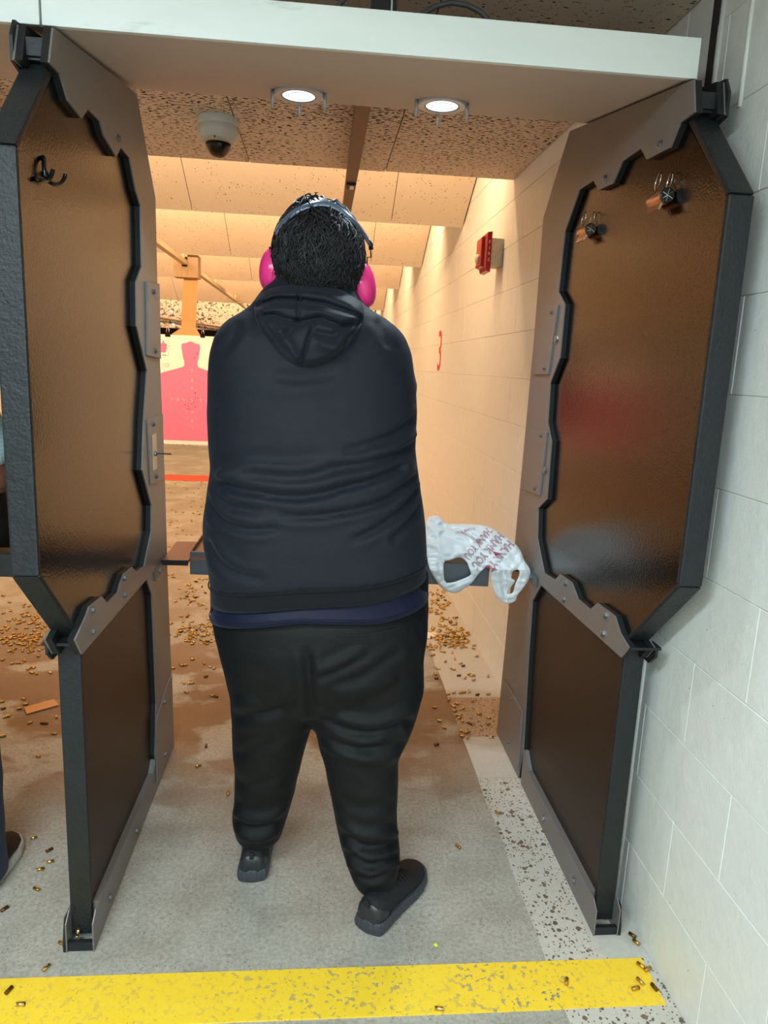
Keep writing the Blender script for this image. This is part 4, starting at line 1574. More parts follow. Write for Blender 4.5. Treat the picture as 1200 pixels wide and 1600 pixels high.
def capsule(pts, r, k=16):
    P = [np.asarray(p, float) for p in pts]
    Q = smooth_path(P)
    R = r_path(r, len(pts))
    d0 = (Q[0] - Q[1]) / np.linalg.norm(Q[0] - Q[1]); d1 = (Q[-1] - Q[-2]) / np.linalg.norm(Q[-1] - Q[-2])
    Q = [Q[0] + d0 * R[0] * .8, Q[0] + d0 * R[0] * .45] + Q + [Q[-1] + d1 * R[-1] * .45, Q[-1] + d1 * R[-1] * .8]
    R = [R[0] * .45, R[0] * .85] + R + [R[-1] * .85, R[-1] * .45]
    return MB().tube(Q, R, k)


def make_body(root, hc, shoulders, elbows, wrists, G, neck, mat, tilt, waist):
    parts = [head_mb(hc, tilt)]
    hc = np.asarray(hc)
    parts.append(capsule([hc + [0, -.012, -.06], hc + [0, -.030, -.12], neck], [.056, .056, .065]))
    sm = (np.asarray(shoulders[0]) + shoulders[1]) / 2
    parts.append(loft([ring(sm[0] - w, sm[0] + w, sm[1] - b, sm[1] + b, z, 2.2, 24) for z, w, b in
                       ((waist, .13, .10), (waist + .15, .14, .105), (sm[2] - .12, .16, .105), (sm[2] - .04, .15, .075), (sm[2] + .02, .08, .05))]))
    for s, e, w in zip(shoulders, elbows, wrists):
        parts.append(capsule([np.asarray(s), (np.asarray(s) + e) / 2, np.asarray(e)], [.056, .050, .043]))
        parts.append(capsule([np.asarray(e), (np.asarray(e) * .6 + np.asarray(w) * .4), np.asarray(w)], [.043, .041, .028]))
        parts.append(capsule([np.asarray(w), np.asarray(w) * .55 + (np.asarray(G) + [(.036 if w[0] > G[0] else -.05), -.07, 0]) * .45, np.asarray(G) + [(.036 if w[0] > G[0] else -.05), -.07, 0]], [.027, .025, .022]))
    parts += hands_mb(G)
    V, F, N = remesh_union(parts, .0042, 1)
    o = part('body', V, F, mat, root, True)
    for s in (-1, 1):
        ct, st = math.cos(tilt), math.sin(tilt)
        p = np.array([s * .029, .0785, .004])
        c = hc + [p[0], p[1] * ct + p[2] * st, -p[1] * st + p[2] * ct]
        e = MB().lathe(c, (0, 1, 0), [(.003, -.010), (.0095, -.005), (.011, 0), (.0095, .005), (.006, .009)], 16).build('eye', MAT['eye'], o, True)
        MB().lathe(c, (0, 1, 0), [(.0055, .0088), (.0055, .0098), (.002, .0104)], 12).build('iris', MAT['iris'], e)
    return o


def make_hair(root, hc, rad, n, length, tilt, cap_th=.012, seed=1, face_z=.40, curl=.8):
    """short wavy hair: a close cap and many tapered locks combed away from the crown"""
    r = np.random.default_rng(seed)
    rad = np.asarray(rad)
    hc = np.asarray(hc)
    b = MB()
    k, m = 36, 20
    V, F, idx = [], [], {}
    keep = lambda d: not (d[1] > .30 and d[2] < face_z) and d[2] > -.80
    for i in range(m + 1):
        for q in range(k):
            ph, th = PI * i / m, 2 * PI * q / k
            d = np.array([math.sin(ph) * math.cos(th), math.sin(ph) * math.sin(th), math.cos(ph)])
            idx[i, q] = len(V)
            V.append(d * (rad + cap_th))
    for i in range(m):
        for q in range(k):
            f = (idx[i, q], idx[i, (q + 1) % k], idx[i + 1, (q + 1) % k], idx[i + 1, q])
            c = sum(V[j] for j in f) / 4 / (rad + cap_th)
            if keep(c / np.linalg.norm(c)): F.append(f)
    b.add(V, F)
    crown = np.array([.10, -.42, .90]); crown /= np.linalg.norm(crown)
    cnt = 0
    SV, SF = [], []
    base = 0
    while cnt < n:
        d = r.normal(size=3); d /= np.linalg.norm(d)
        if not keep(d): continue
        cnt += 1
        p = d * (rad + .006)
        t = d - crown * (d @ crown)
        t = t - d * (t @ d)
        if np.linalg.norm(t) < 1e-3: t = np.array([1, 0, 0.])
        t /= np.linalg.norm(t)
        t = t + np.array([0, 0, -.6]) + r.normal(size=3) * .28
        L = length * r.uniform(.55, 1.2)
        K = 9
        st = L / (K - 1)
        lift = r.uniform(.006, .026)
        w0 = r.uniform(.0008, .0026)
        cl = np.round(d * 7) @ [1.7, 2.9, 4.1]   # neighbouring locks curl together
        fr, phs, am = .75 + .5 * (math.sin(cl * 3.3) * .5 + .5) + r.uniform(-.08, .08), cl * 2.1 + r.uniform(-.5, .5), curl * (.7 + .5 * math.sin(cl * 5.1))
        pts = [p]
        for i in range(1, K):
            nrm = p / rad ** 2
            nrm /= np.linalg.norm(nrm)
            side = np.cross(nrm, t); side /= np.linalg.norm(side) + 1e-9
            dirv = t / np.linalg.norm(t) + side * am * math.sin(phs + i * fr) + nrm * .35 * math.cos(phs * 1.7 + i * fr)
            p = p + dirv / np.linalg.norm(dirv) * st
            e = np.linalg.norm(p / (rad + lift * min(1, i / 3.)))
            p = p / e if e < 1 or i < K - 2 else p * (1 + (1 / e - 1) * .4)
            t = t * .8 + np.array([0, 0, -.25])
            pts.append(p)
        P = np.array(pts)
        Pd = P / rad
        if ((Pd[:, 1] > .38) & (Pd[:, 2] < .36)).any():
            cnt -= 1
            continue
        T = np.gradient(P, axis=0)
        T /= np.linalg.norm(T, axis=1)[:, None] + 1e-9
        Nn = P / rad ** 2
        Nn /= np.linalg.norm(Nn, axis=1)[:, None]
        U = np.cross(T, Nn); U /= np.linalg.norm(U, axis=1)[:, None] + 1e-9
        Wd = np.cross(T, U)
        R = w0 * np.array([.8, 1, 1, 1, .95, .85, .7, .45, .12])[:, None]
        for a in (0, 2.09, 4.19):
            SV.append(P + R * (math.cos(a) * U * 1.5 + math.sin(a) * Wd))
        for i in range(K - 1):
            for a in range(3):
                a2 = (a + 1) % 3
                SF.append((base + a * K + i, base + a2 * K + i, base + a2 * K + i + 1, base + a * K + i + 1))
        base += 3 * K
    b.add(np.concatenate(SV), SF)
    ct, st_ = math.cos(tilt), math.sin(tilt)
    V = np.array(b.V)
    V[:, 0] *= 1 - .11 * np.clip(V[:, 2] / rad[2], 0, 1.2) ** 1.5 + .07 * np.clip(-V[:, 2] / rad[2], 0, 1)
    V = np.stack([V[:, 0], V[:, 1] * ct + V[:, 2] * st_, -V[:, 1] * st_ + V[:, 2] * ct], 1) + hc
    return part('hair', V, b.F, MAT['hair'], root, True)


def make_shoe(root, heel, direction, L, um, lm, sm, high=.088, laces=True):
    h = np.array([heel[0], heel[1], 0.])
    f = np.array([direction[0], direction[1], 0.]); f /= np.linalg.norm(f)
    s = np.array([f[1], -f[0], 0.])
    T = [0, .02, .06, .14, .26, .38, .5, .62, .74, .86, .95, 1.0]
    Wd = [.018, .030, .035, .036, .035, .036, .040, .045, .048, .044, .030, .012]
    H = [high * .80, high, high * 1.03, high, high * .95, high * .92, high * .85, .066, .056, .050, .044, .036]
    curve = lambda t: .008 * math.sin(t * PI)
    rings = []
    for t, w, z in zip(T, Wd, H):
        c = h + f * (.006 + t * (L - .012)) + s * curve(t)
        R = []
        for q in range(20):
            a = 2 * PI * q / 20
            ca, sa = math.cos(a), math.sin(a)
            u = w * math.copysign(abs(ca) ** .8, ca) * (1 - .22 * max(0, sa))
            zz = .022 + (z - .022) * (.5 + .5 * math.copysign(abs(sa) ** .7, sa))
            R.append(tuple(c + s * u + np.array([0, 0, zz])))
        rings.append(R)
    m = loft(rings)
    o = part('shoe', m.V, m.F, um, root, True)
    o['label'] = 'black training shoe' if um is MAT['shoe_knit'] else 'dark suede shoe'
    # heel counter hugging the back
    rings2 = []
    for t, w, z in zip(T[:5], Wd[:5], H[:5]):
        c = h + f * (.002 + t * (L - .012)) + s * curve(t)
        w2 = w + .0025 - max(0, t - .14) * .03
        z2 = max(.036, z - .012 - max(0, t - .10) * .35)
        R = []
        for q in range(20):
            a = 2 * PI * q / 20
            ca, sa = math.cos(a), math.sin(a)
            R.append(tuple(c + s * (w2 * math.copysign(abs(ca) ** .8, ca) * (1 - .14 * max(0, sa))) + np.array([0, 0, .022 + (z2 - .022) * (.5 + .5 * math.copysign(abs(sa) ** .6, sa))])))
        rings2.append(R)
    m = loft(rings2)
    part('heel_counter', m.V, m.F, lm, o, True)
    # sole with vertical ribs
    out = []
    n = 96
    for q in range(n):
        a = 2 * PI * q / n
        t = .5 - .5 * math.cos(a)
        w = np.interp(t, T, Wd) + .006
        x = math.copysign(1, math.sin(a)) * w * min(1, abs(math.sin(a)) * 3.2) ** .6
        out.append((t * L, x + .0, 1 if q % 2 else 0))
    V = []
    zs = [(0, -.003), (.006, .0), (.018, .0015), (.028, .0), (.034, -.002)]
    for z, g in zs:
        for t, x, rb in out:
            tl = t / L
            zz = z * (1.18 - .35 * tl) + (.010 * max(0, tl - .85) / .15 if z == 0 else .004 * max(0, tl - .85) / .15)
            sgn = math.copysign(1, x) if abs(x) > 1e-6 else 0
            rib = (.0012 if (rb and .006 <= z <= .028 and tl < .75) else 0)
            end = (1 if tl > .5 else -1) * max(0, abs(tl - .5) - .35) / .15
            V.append(tuple(h + f * (t + end * (g + rib)) + s * (x + sgn * (g + rib) + curve(tl)) + np.array([0, 0, zz + .0005])))
    F = []
    for i in range(len(zs) - 1):
        for q in range(n):
            F.append((i * n + q, i * n + (q + 1) % n, (i + 1) * n + (q + 1) % n, (i + 1) * n + q))
    F += [tuple(range(n))[::-1], tuple(range((len(zs) - 1) * n, len(zs) * n))]
    part('sole', V, F, sm, o, False)
    # pull tab and laces
    c = h + np.array([0, 0, high - .014]) - f * .002
    MB().add([tuple(c + s * a * .006 + f * b + np.array([0, 0, z])) for z in (0, .020) for a, b in ((-1, -.002), (1, -.002), (1, .004), (-1, .004))],
             [(3, 2, 1, 0), (4, 5, 6, 7), (0, 1, 5, 4), (1, 2, 6, 5), (2, 3, 7, 6), (3, 0, 4, 7)]).build('pull_tab', um, o)
    if laces:
        b = MB()
        for i in range(6):
            t = .40 + .055 * i
            c = h + f * t * L + s * curve(t)
            z = np.interp(t, T, H)
            b.tube([c - s * .026 + [0, 0, z - .010], c - s * .012 + [0, 0, z + .001], c + s * .012 + f * .008 + [0, 0, z + .001], c + s * .026 + f * .008 + [0, 0, z - .012]], .0022, 6)
        b.build('laces', MAT['shoe_knit'], o, True)
    return o


def build_shooter():
    P = empty('person', (-.01, 1.85, 0), 'heavyset person in black hoodie and tracksuit trousers standing with back turned at the shelf', 'person')
    YC = 1.85
    cvt = lambda pts, y: np.array([at(p[0], p[1], 1, y) for p in pts])

    def prof(pts, y=YC):
        A = cvt(pts, y)
        A = A[np.argsort(A[:, 2])]
        return lambda z: np.interp(z, A[:, 2], A[:, 0])
    XLf_ = prof([(432, 440), (415, 450), (404, 464), (392, 482), (370, 493), (350, 504), (336, 524), (328, 555), (325, 600), (324, 640), (326, 690), (328, 735), (323, 775), (317, 808), (316, 830), (318, 852), (323, 878), (327, 905), (328, 940)])
    XRf_ = prof([(548, 445), (558, 455), (566, 475), (585, 490), (610, 503), (630, 525), (642, 555), (648, 600), (650, 640), (649, 700), (653, 740), (659, 780), (664, 820), (666, 858), (666, 885), (668, 905)])
    zz = [.78, .90, 1.0, 1.1, 1.2, 1.3, 1.4, 1.5, 1.56, 1.60, 1.64, 1.67]
    yb = [1.665, 1.650, 1.648, 1.655, 1.668, 1.675, 1.682, 1.705, 1.735, 1.757, 1.780, 1.80]
    yf = [2.05, 2.085, 2.10, 2.09, 2.07, 2.05, 2.02, 1.985, 1.955, 1.925, 1.90, 1.885]
    YBf = lambda z: np.interp(z, zz, yb)
    YFf = lambda z: np.interp(z, zz, yf)
    hl, hm, hr = at(328, 938, 1, YC)[2], at(480, 951, 1, 1.665)[2], at(667, 895, 1, YC)[2]
    xl, xr = at(328, 938, 1, YC)[0], at(667, 895, 1, YC)[0]
    hemz = lambda x: np.interp(x, [xl, -.02, .12, xr], [hl, hm, hm + .012, hr])
    z_ref = .84

    def torso(z0, z1, nz, grow=0., inset=0., n=2.5, k=56, drop=0.):
        R = []
        for i in range(nz):
            z = z0 + (z1 - z0) * i / (nz - 1)
            wgt = max(0., min(1., (1.22 - z) / (1.22 - z_ref)))
            zl = z + wgt * (hl - z_ref - drop); zr_ = z + wgt * (hr - z_ref - drop)
            f = lambda x, z=z, wgt=wgt: z + wgt * (hemz(x) - z_ref - drop)
            R.append(ring(XLf_(zl) + inset, XRf_(zr_) - inset, YBf(z) + inset, YFf(z) - inset, f, n, k))
        return loft(R)
    body = torso(z_ref + .048, 1.665, 40)
    SL, SR = (-.190, 1.83, 1.415), (.150, 1.83, 1.405)
    EL, ER = (-.200, 2.08, 1.235), (.165, 2.08, 1.230)
    G = (-.02, 2.46, 1.43)
    WL, WR = (-.085, 2.34, 1.40), (.035, 2.34, 1.40)
    sl = []
    for S, E, Wr in ((SL, EL, WL), (SR, ER, WR)):
        S, E, Wr = map(np.asarray, (S, E, Wr))
        sl.append(capsule([S, (S + E) / 2, E], [.090, .084, .074]))
        sl.append(capsule([E, (E + Wr) / 2, Wr + (E - Wr) * .12], [.074, .060, .046]))
    V, F, N = remesh_union([body] + sl, .0085, 4)
    st = [([(513, 723), (460, 733), (400, 730), (350, 737)], .006, 9),
          ([(340, 757), (400, 770), (450, 777), (500, 773), (533, 763), (583, 750), (625, 730)], -.009, 6),
          ([(350, 742), (400, 752), (450, 757), (500, 754), (560, 738)], .005, 8),
          ([(648, 748), (625, 766), (600, 783), (550, 798), (483, 808), (430, 806)], -.009, 6),
          ([(650, 765), (640, 785), (617, 807), (583, 830), (545, 846)], -.008, 6),
          ([(655, 790), (640, 815), (615, 840)], -.006, 6),
          ([(322, 775), (332, 800), (352, 818), (390, 828), (440, 826)], -.008, 6),
          ([(325, 745), (340, 775), (365, 793), (410, 800)], -.006, 6),
          ([(322, 850), (340, 876), (367, 896), (417, 905)], -.006, 7),
          ([(647, 655), (620, 678), (590, 692), (533, 707)], -.005, 7),
          ([(648, 695), (617, 712), (567, 726), (500, 735)], -.006, 7),
          ([(650, 675), (620, 695), (580, 708)], .004, 8),
          ([(588, 497), (600, 520), (606, 545)], -.004, 8),
          ([(375, 500), (365, 525), (350, 545)], -.003, 8),
          ([(420, 585), (470, 590), (530, 582)], -.004, 10)]
    V = folds(V, N, st, 1.7)
    V = V + N * (vnoise(V, 7, 2.) * .004 + vnoise(V, 19, 5.) * .0012)[:, None]
    ho = part('hoodie', V, F, MAT['hoodie'], P, True)
    ho['label'] = 'navy black fleece hoodie'
    hood_tree = BVHTree.FromPolygons([tuple(v) for v in V], F)
    m = torso(z_ref, z_ref + .060, 5, inset=.003)
    mV = np.array(m.V)
    part('waistband', mV, m.F, MAT['hoodie_rib'], P, True)
    # a stitched seam where the band meets the fleece
    rr = np.array(torso(z_ref + .0495, z_ref + .0505, 2, inset=-.0005).V)[:56]
    MB().tube([p for p in rr], .0020, 5, True).build('band_seam', MAT['hoodie_rib'], P, True)
    # navy undershirt showing below the hem
    xo = lambda t: -.004
    R = []
    for i in range(7):
        z = z_ref - .045 + .10 * i / 6
        f = lambda x, z=z: z + (np.interp(x, [xl, -.02, .14, xr], [hl + .008, hm + .010, hm + .006, hr - .012]) - z_ref)
        g = .002 * math.sin(i * 1.9)
        k_ = max(0., 1 - i / 3.)
        R.append(ring(xl + .012 - .010 * k_ + g, xr - .010 + .013 * k_ + g, 1.680 - .027 * k_ - g, 2.05, f, 2.5, 60))
    m = loft(R)
    uV = np.array(m.V)
    uV[:, 1] += vnoise(uV, 16, 3.) * .002
    part('undershirt', uV, m.F, MAT['navy'], P, True)
    rr = R[0]
    MB().tube([np.array(p) + [0, 0, .009] for p in rr], .0016, 5, True).build('undershirt_hem', MAT['navy'], P, True)

    # ---- hood lying on the back
    HOOD = [(397, 470), (405, 458), (425, 449), (455, 445), (490, 444), (520, 448), (545, 458), (566, 474), (570, 490), (566, 508), (557, 525), (545, 545), (527, 560), (505, 570), (482, 575), (460, 571), (440, 558), (422, 538), (406, 514), (396, 492)]

    def hood_y(px, py):
        d = CR.T @ np.array([(px - 600) / CAM_F, (py - 800) / CAM_F, 1.])
        d /= np.linalg.norm(d)
        h = hood_tree.ray_cast(Vector(CAM_C), Vector(d))
        y = h[0][1] if h[0] is not None else 1.80
        lim = 1.70 + max(0, (505 - py)) * .0011
        return min(max(y, 1.655), lim + .06)
    step = 2.2
    O = smooth_poly(HOOD, 2)
    Pg, Fg, D, B = polygrid(O, [], step)
    yy = np.array([hood_y(p[0], p[1]) for p in Pg])
    # relax the depth so that the cloth spans hollows
    nb_ = [[] for _ in Pg]
    for f in Fg:
        for q in range(4):
            nb_[f[q]].append(f[(q + 1) % 4]); nb_[f[q]].append(f[q - 1])
    for _ in range(25):
        yy = np.array([.5 * yy[i] + .5 * np.mean(yy[nb_[i]]) for i in range(len(yy))])
    lo = np.clip((Pg[:, 1] - 445) / 120., 0, 1)
    th = (.026 + .036 * np.sin(lo * PI * .9)) * np.sqrt(np.minimum(D, 12) / 12.)
    hs = [([(400, 478), (430, 467), (467, 468), (507, 474), (553, 490), (570, 500)], -.013, 3.6),
          ([(398, 470), (430, 457), (470, 456), (510, 461), (560, 478)], .004, 6),
          ([(397, 495), (427, 493), (445, 499), (470, 503), (500, 497), (533, 510), (568, 502)], -.011, 5),
          ([(400, 486), (440, 481), (500, 486), (550, 498)], .005, 6),
          ([(489, 508), (480, 535), (470, 572)], -.006, 3),
          ([(467, 449), (466, 475), (466, 500)], -.003, 2.6),
          ([(568, 503), (545, 526), (535, 548), (520, 562)], -.010, 5),
          ([(560, 500), (520, 525), (495, 520)], -.007, 6),
          ([(405, 505), (430, 530), (448, 520), (465, 505)], -.006, 6),
          ([(412, 515), (433, 545), (455, 565)], -.004, 5),
          ([(440, 520), (455, 545), (462, 560)], .006, 8), ([(505, 540), (525, 545)], .006, 9)]
    dd = np.zeros(len(Pg))
    for pts, a, w in hs:
        d, _ = seg_dist(Pg, pts, False)
        dd += 2.1 * a * np.exp(-(d / w) ** 2)
    th = th + dd * np.minimum(1, D / 5.)
    front = np.array([at(p[0], p[1], 1, y - t) for p, y, t in zip(Pg, yy, th)])
    rear = np.array([at(p[0], p[1], 1, y + .02) for p, y in zip(Pg, yy)])
    n = len(Pg)
    HV = np.concatenate([front, rear])
    HF = Fg + [tuple(i + n for i in f[::-1]) for f in Fg] + [(a, b, b + n, a + n) for a, b in B]
    hd = part('hood', HV, HF, MAT['hoodie'], P, True)
    ht = BVHTree.FromPolygons([tuple(v) for v in HV], HF)
    for pts in ([(488, 510), (484, 525), (478, 545), (470, 571)], [(470, 449), (469, 465), (468, 480), (468, 500)], [(464, 449), (463, 465), (462, 480), (463, 500)]):
        q = drop_on(ht, [np.array(a) * (1 - t) + np.array(b) * t for a, b in zip(pts[:-1], pts[1:]) for t in (0, .5)] + [pts[-1]], lambda p: .0006)
        MB().tube(q, .0011, 5).build('hood_seam', MAT['hoodie_rib'], hd, True)
    # hood roll going round the front of the neck
    ca = at(400, 478, 1, 1.80); cb = at(565, 484, 1, 1.80)
    xm, xa = (ca[0] + cb[0]) / 2, (cb[0] - ca[0]) / 2
    pts = [np.array([xm + xa * .92 * math.cos(t), 1.815 + .13 * math.sin(t), ca[2] * (1 - (math.cos(t) + 1) / 2) + cb[2] * (math.cos(t) + 1) / 2 - .05 * max(0, math.sin(t))]) for t in np.linspace(-.25, PI + .25, 22)]
    MB().tube(pts, [.012 + .022 * math.sin(PI * i / 21) ** .5 for i in range(22)], 12).build('hood_collar', MAT['hoodie'], hd, True)

    # ---- trousers
    def leg_prof(pts, ya, yb_):
        A = []
        for p in pts:
            z = at(p[0], p[1], 1, 1.8)[2]
            A.append(at(p[0], p[1], 1, np.interp(z, [.06, .62], [yb_, ya])))
        A = np.array(A)
        A = A[np.argsort(A[:, 2])]
        return lambda z: np.interp(z, A[:, 2], A[:, 0])
    OL = [(330, 950), (333, 965), (340, 1000), (351, 1040), (360, 1080), (361, 1110), (362, 1150), (363, 1178), (367, 1200), (366, 1235), (366, 1255), (362, 1278), (368, 1300), (371, 1328)]
    OR = [(671, 935), (670, 980), (667, 1003), (661, 1035), (662, 1066), (653, 1100), (640, 1145), (621, 1180), (622, 1220), (619, 1262), (623, 1300), (626, 1330), (622, 1355), (617, 1388)]
    IL = [(489, 1123), (479, 1160), (470, 1200), (461, 1235), (447, 1280), (440, 1300), (430, 1328)]
    IR = [(489, 1123), (498, 1160), (507, 1190), (517, 1240), (527, 1290), (535, 1330), (545, 1362), (557, 1390)]
    LYa, LYb, RYa, RYb = 1.845, 1.905, 1.835, 1.725
    oL, oR, iL, iR = leg_prof(OL, LYa, LYb), leg_prof(OR, RYa, RYb), leg_prof(IL, LYa, LYb), leg_prof(IR, RYa, RYb)
    hz = [.50, .56, .62, .68, .74, .80, .86, .92]
    hyb = [1.715, 1.715, 1.675, 1.657, 1.654, 1.664, 1.69, 1.72]
    hyf = [1.97, 1.99, 2.01, 2.03, 2.04, 2.045, 2.04, 2.03]
    hips = loft([ring(oL(z) + np.interp(z, [.515, .535, .56, .62], [.20, .12, .05, 0]), oR(z) - np.interp(z, [.515, .535, .56, .62], [.20, .12, .05, 0]), b, f, z, 2.35, 48) for z, b, f in zip([.515, .535] + hz[1:], [1.80, 1.75] + hyb[1:], [1.90, 1.94] + hyf[1:])])
    zc = at(489, 1123, 1, 1.84)[2]

    def leg(o, i, s, ya, yb_, z0):
        R = []
        for z in np.linspace(z0, .66, 22):
            yc = np.interp(z, [.06, .62], [yb_, ya])
            b = np.interp(z, [.05, .10, .22, .34, .46, .56, .66], [.066, .082, .092, .100, .118, .140, .150])
            xo, xi = o(z), i(z)
            if z > zc: xi = xi + s * .01
            lo, hi = min(xo, xi), max(xo, xi)
            R.append(ring(lo, hi, yc - b, yc + b * .95, z, 2.15, 36))
        return loft(R)
    Lz, Rz = .098, .062
    V, F, N = remesh_union([hips, leg(oL, iL, 1, LYa, LYb, Lz), leg(oR, iR, -1, RYa, RYb, Rz)], .0085, 12)
    st = [([(478, 1010), (482, 1050), (485, 1095), (489, 1130)], -.011, 8),
          ([(487, 1049), (510, 1043), (533, 1034), (573, 1013)], .006, 8), ([(487, 1060), (520, 1052), (550, 1036), (580, 1020)], -.005, 6),
          ([(510, 1070), (553, 1063), (593, 1040), (620, 1020)], -.006, 7),
          ([(515, 1080), (560, 1082), (610, 1062)], .005, 8),
          ([(497, 1112), (533, 1138), (583, 1147), (636, 1128)], -.010, 7), ([(497, 1100), (540, 1124), (590, 1130), (640, 1110)], .006, 9),
          ([(500, 1140), (530, 1162), (583, 1172), (625, 1160)], -.009, 7), ([(505, 1153), (540, 1180), (590, 1190), (622, 1180)], .005, 8),
          ([(555, 1175), (590, 1165), (622, 1145)], -.007, 6),
          ([(363, 1122), (400, 1119), (440, 1107), (467, 1083)], -.007, 8), ([(364, 1100), (410, 1097), (450, 1080)], .005, 9),
          ([(363, 1181), (400, 1172), (450, 1150)], -.006, 8),
          ([(366, 1222), (400, 1226), (440, 1212)], -.004, 8),
          ([(363, 1262), (390, 1277), (425, 1275), (460, 1250)], .008, 7), ([(366, 1284), (395, 1296), (440, 1284)], -.010, 6),
          ([(372, 1305), (403, 1312), (436, 1298)], .005, 5),
          ([(528, 1294), (563, 1322), (590, 1326), (624, 1316)], -.010, 7), ([(526, 1280), (560, 1305), (618, 1300)], .007, 8),
          ([(537, 1327), (570, 1352), (600, 1350), (625, 1333)], -.012, 7), ([(536, 1312), (570, 1338), (622, 1326)], .006, 6),
          ([(543, 1357), (577, 1374), (618, 1358)], -.008, 5), ([(540, 1346), (575, 1364), (620, 1347)], .005, 5),
          ([(519, 1240), (560, 1262), (615, 1255)], -.004, 9),
          ([(655, 985), (662, 1010), (660, 1035)], -.005, 5)]
    V = folds(V, N, st, 1.05)
    V = V + N * (vnoise(V, 8, 1.) * .004 + vnoise(V, 22, 9.) * .0014)[:, None]
    tr = part('trousers', V, F, MAT['trouser'], P, True)
    tr['label'] = 'black tracksuit trousers'
    tt = BVHTree.FromPolygons([tuple(v) for v in V], F)
    # welt pocket on the seat
    A = [np.array(p, float) for p in ((525, 993), (560, 993), (595, 988), (624, 982))]
    A2 = [np.array(p, float) for p in ((526, 1005), (560, 1005), (595, 1001), (624, 997))]
    top = drop_on(tt, [a * (1 - t) + b * t for a, b in zip(A[:-1], A[1:]) for t in (0, .25, .5, .75)] + [A[-1]], lambda p: .0022)
    bot = drop_on(tt, [a * (1 - t) + b * t for a, b in zip(A2[:-1], A2[1:]) for t in (0, .25, .5, .75)] + [A2[-1]], lambda p: .0022)
    k = len(top)
    back = np.array([0, .004, 0])
    PV = np.concatenate([top, bot, top + back, bot + back])
    PF = [(i, i + 1, k + i + 1, k + i) for i in range(k - 1)] + [(i, 2 * k + i, 2 * k + i + 1, i + 1) for i in range(k - 1)] + [(k + i, k + i + 1, 3 * k + i + 1, 3 * k + i) for i in range(k - 1)]
    PF += [(0, k, 3 * k, 2 * k), (k - 1, 3 * k - 1, 4 * k - 1, 2 * k - 1)]
    wp = part('welt_pocket', PV, PF, MAT['trouser'], P, False)
    MB().tube(top + [0, -.0004, .001], .0014, 5).build('pocket_seam', MAT['foam'], wp, True)
    MB().tube(bot + [0, -.0002, -.001], .0008, 5).build('pocket_seam', MAT['foam'], wp, True)
    # side pocket edge on the right hip
    q = drop_on(tt, [(664, 948), (667, 965), (667, 985), (664, 1003)], lambda p: .001)
    MB().tube(q, .003, 6).build('side_pocket_edge', MAT['trouser'], P, True)

    make_shoe(P, (-.163, 1.815), (-.02, 1), .295, MAT['shoe_knit'], MAT['shoe_leather'], MAT['shoe_sole'], .094)
    make_shoe(P, (.150, 1.618), (.180, .262), .292, MAT['shoe_knit'], MAT['shoe_leather'], MAT['shoe_sole'], .096)

    # ---- head, hair
    hc = at(498, 398, 1, 1.865)
    make_body(P, hc, [np.asarray(SL) + [.03, 0, .0], np.asarray(SR) + [-.03, 0, 0]], [EL, ER], [WL, WR], G, (-.015, 1.83, 1.52), MAT['skin'], .10, 1.05)
    make_hair(P, hc + np.array([0, -.008, .006]), (.088, .104, .108), 5200, .135, .12, .014, 4, curl=1.35)
    return hc


HC = build_shooter()


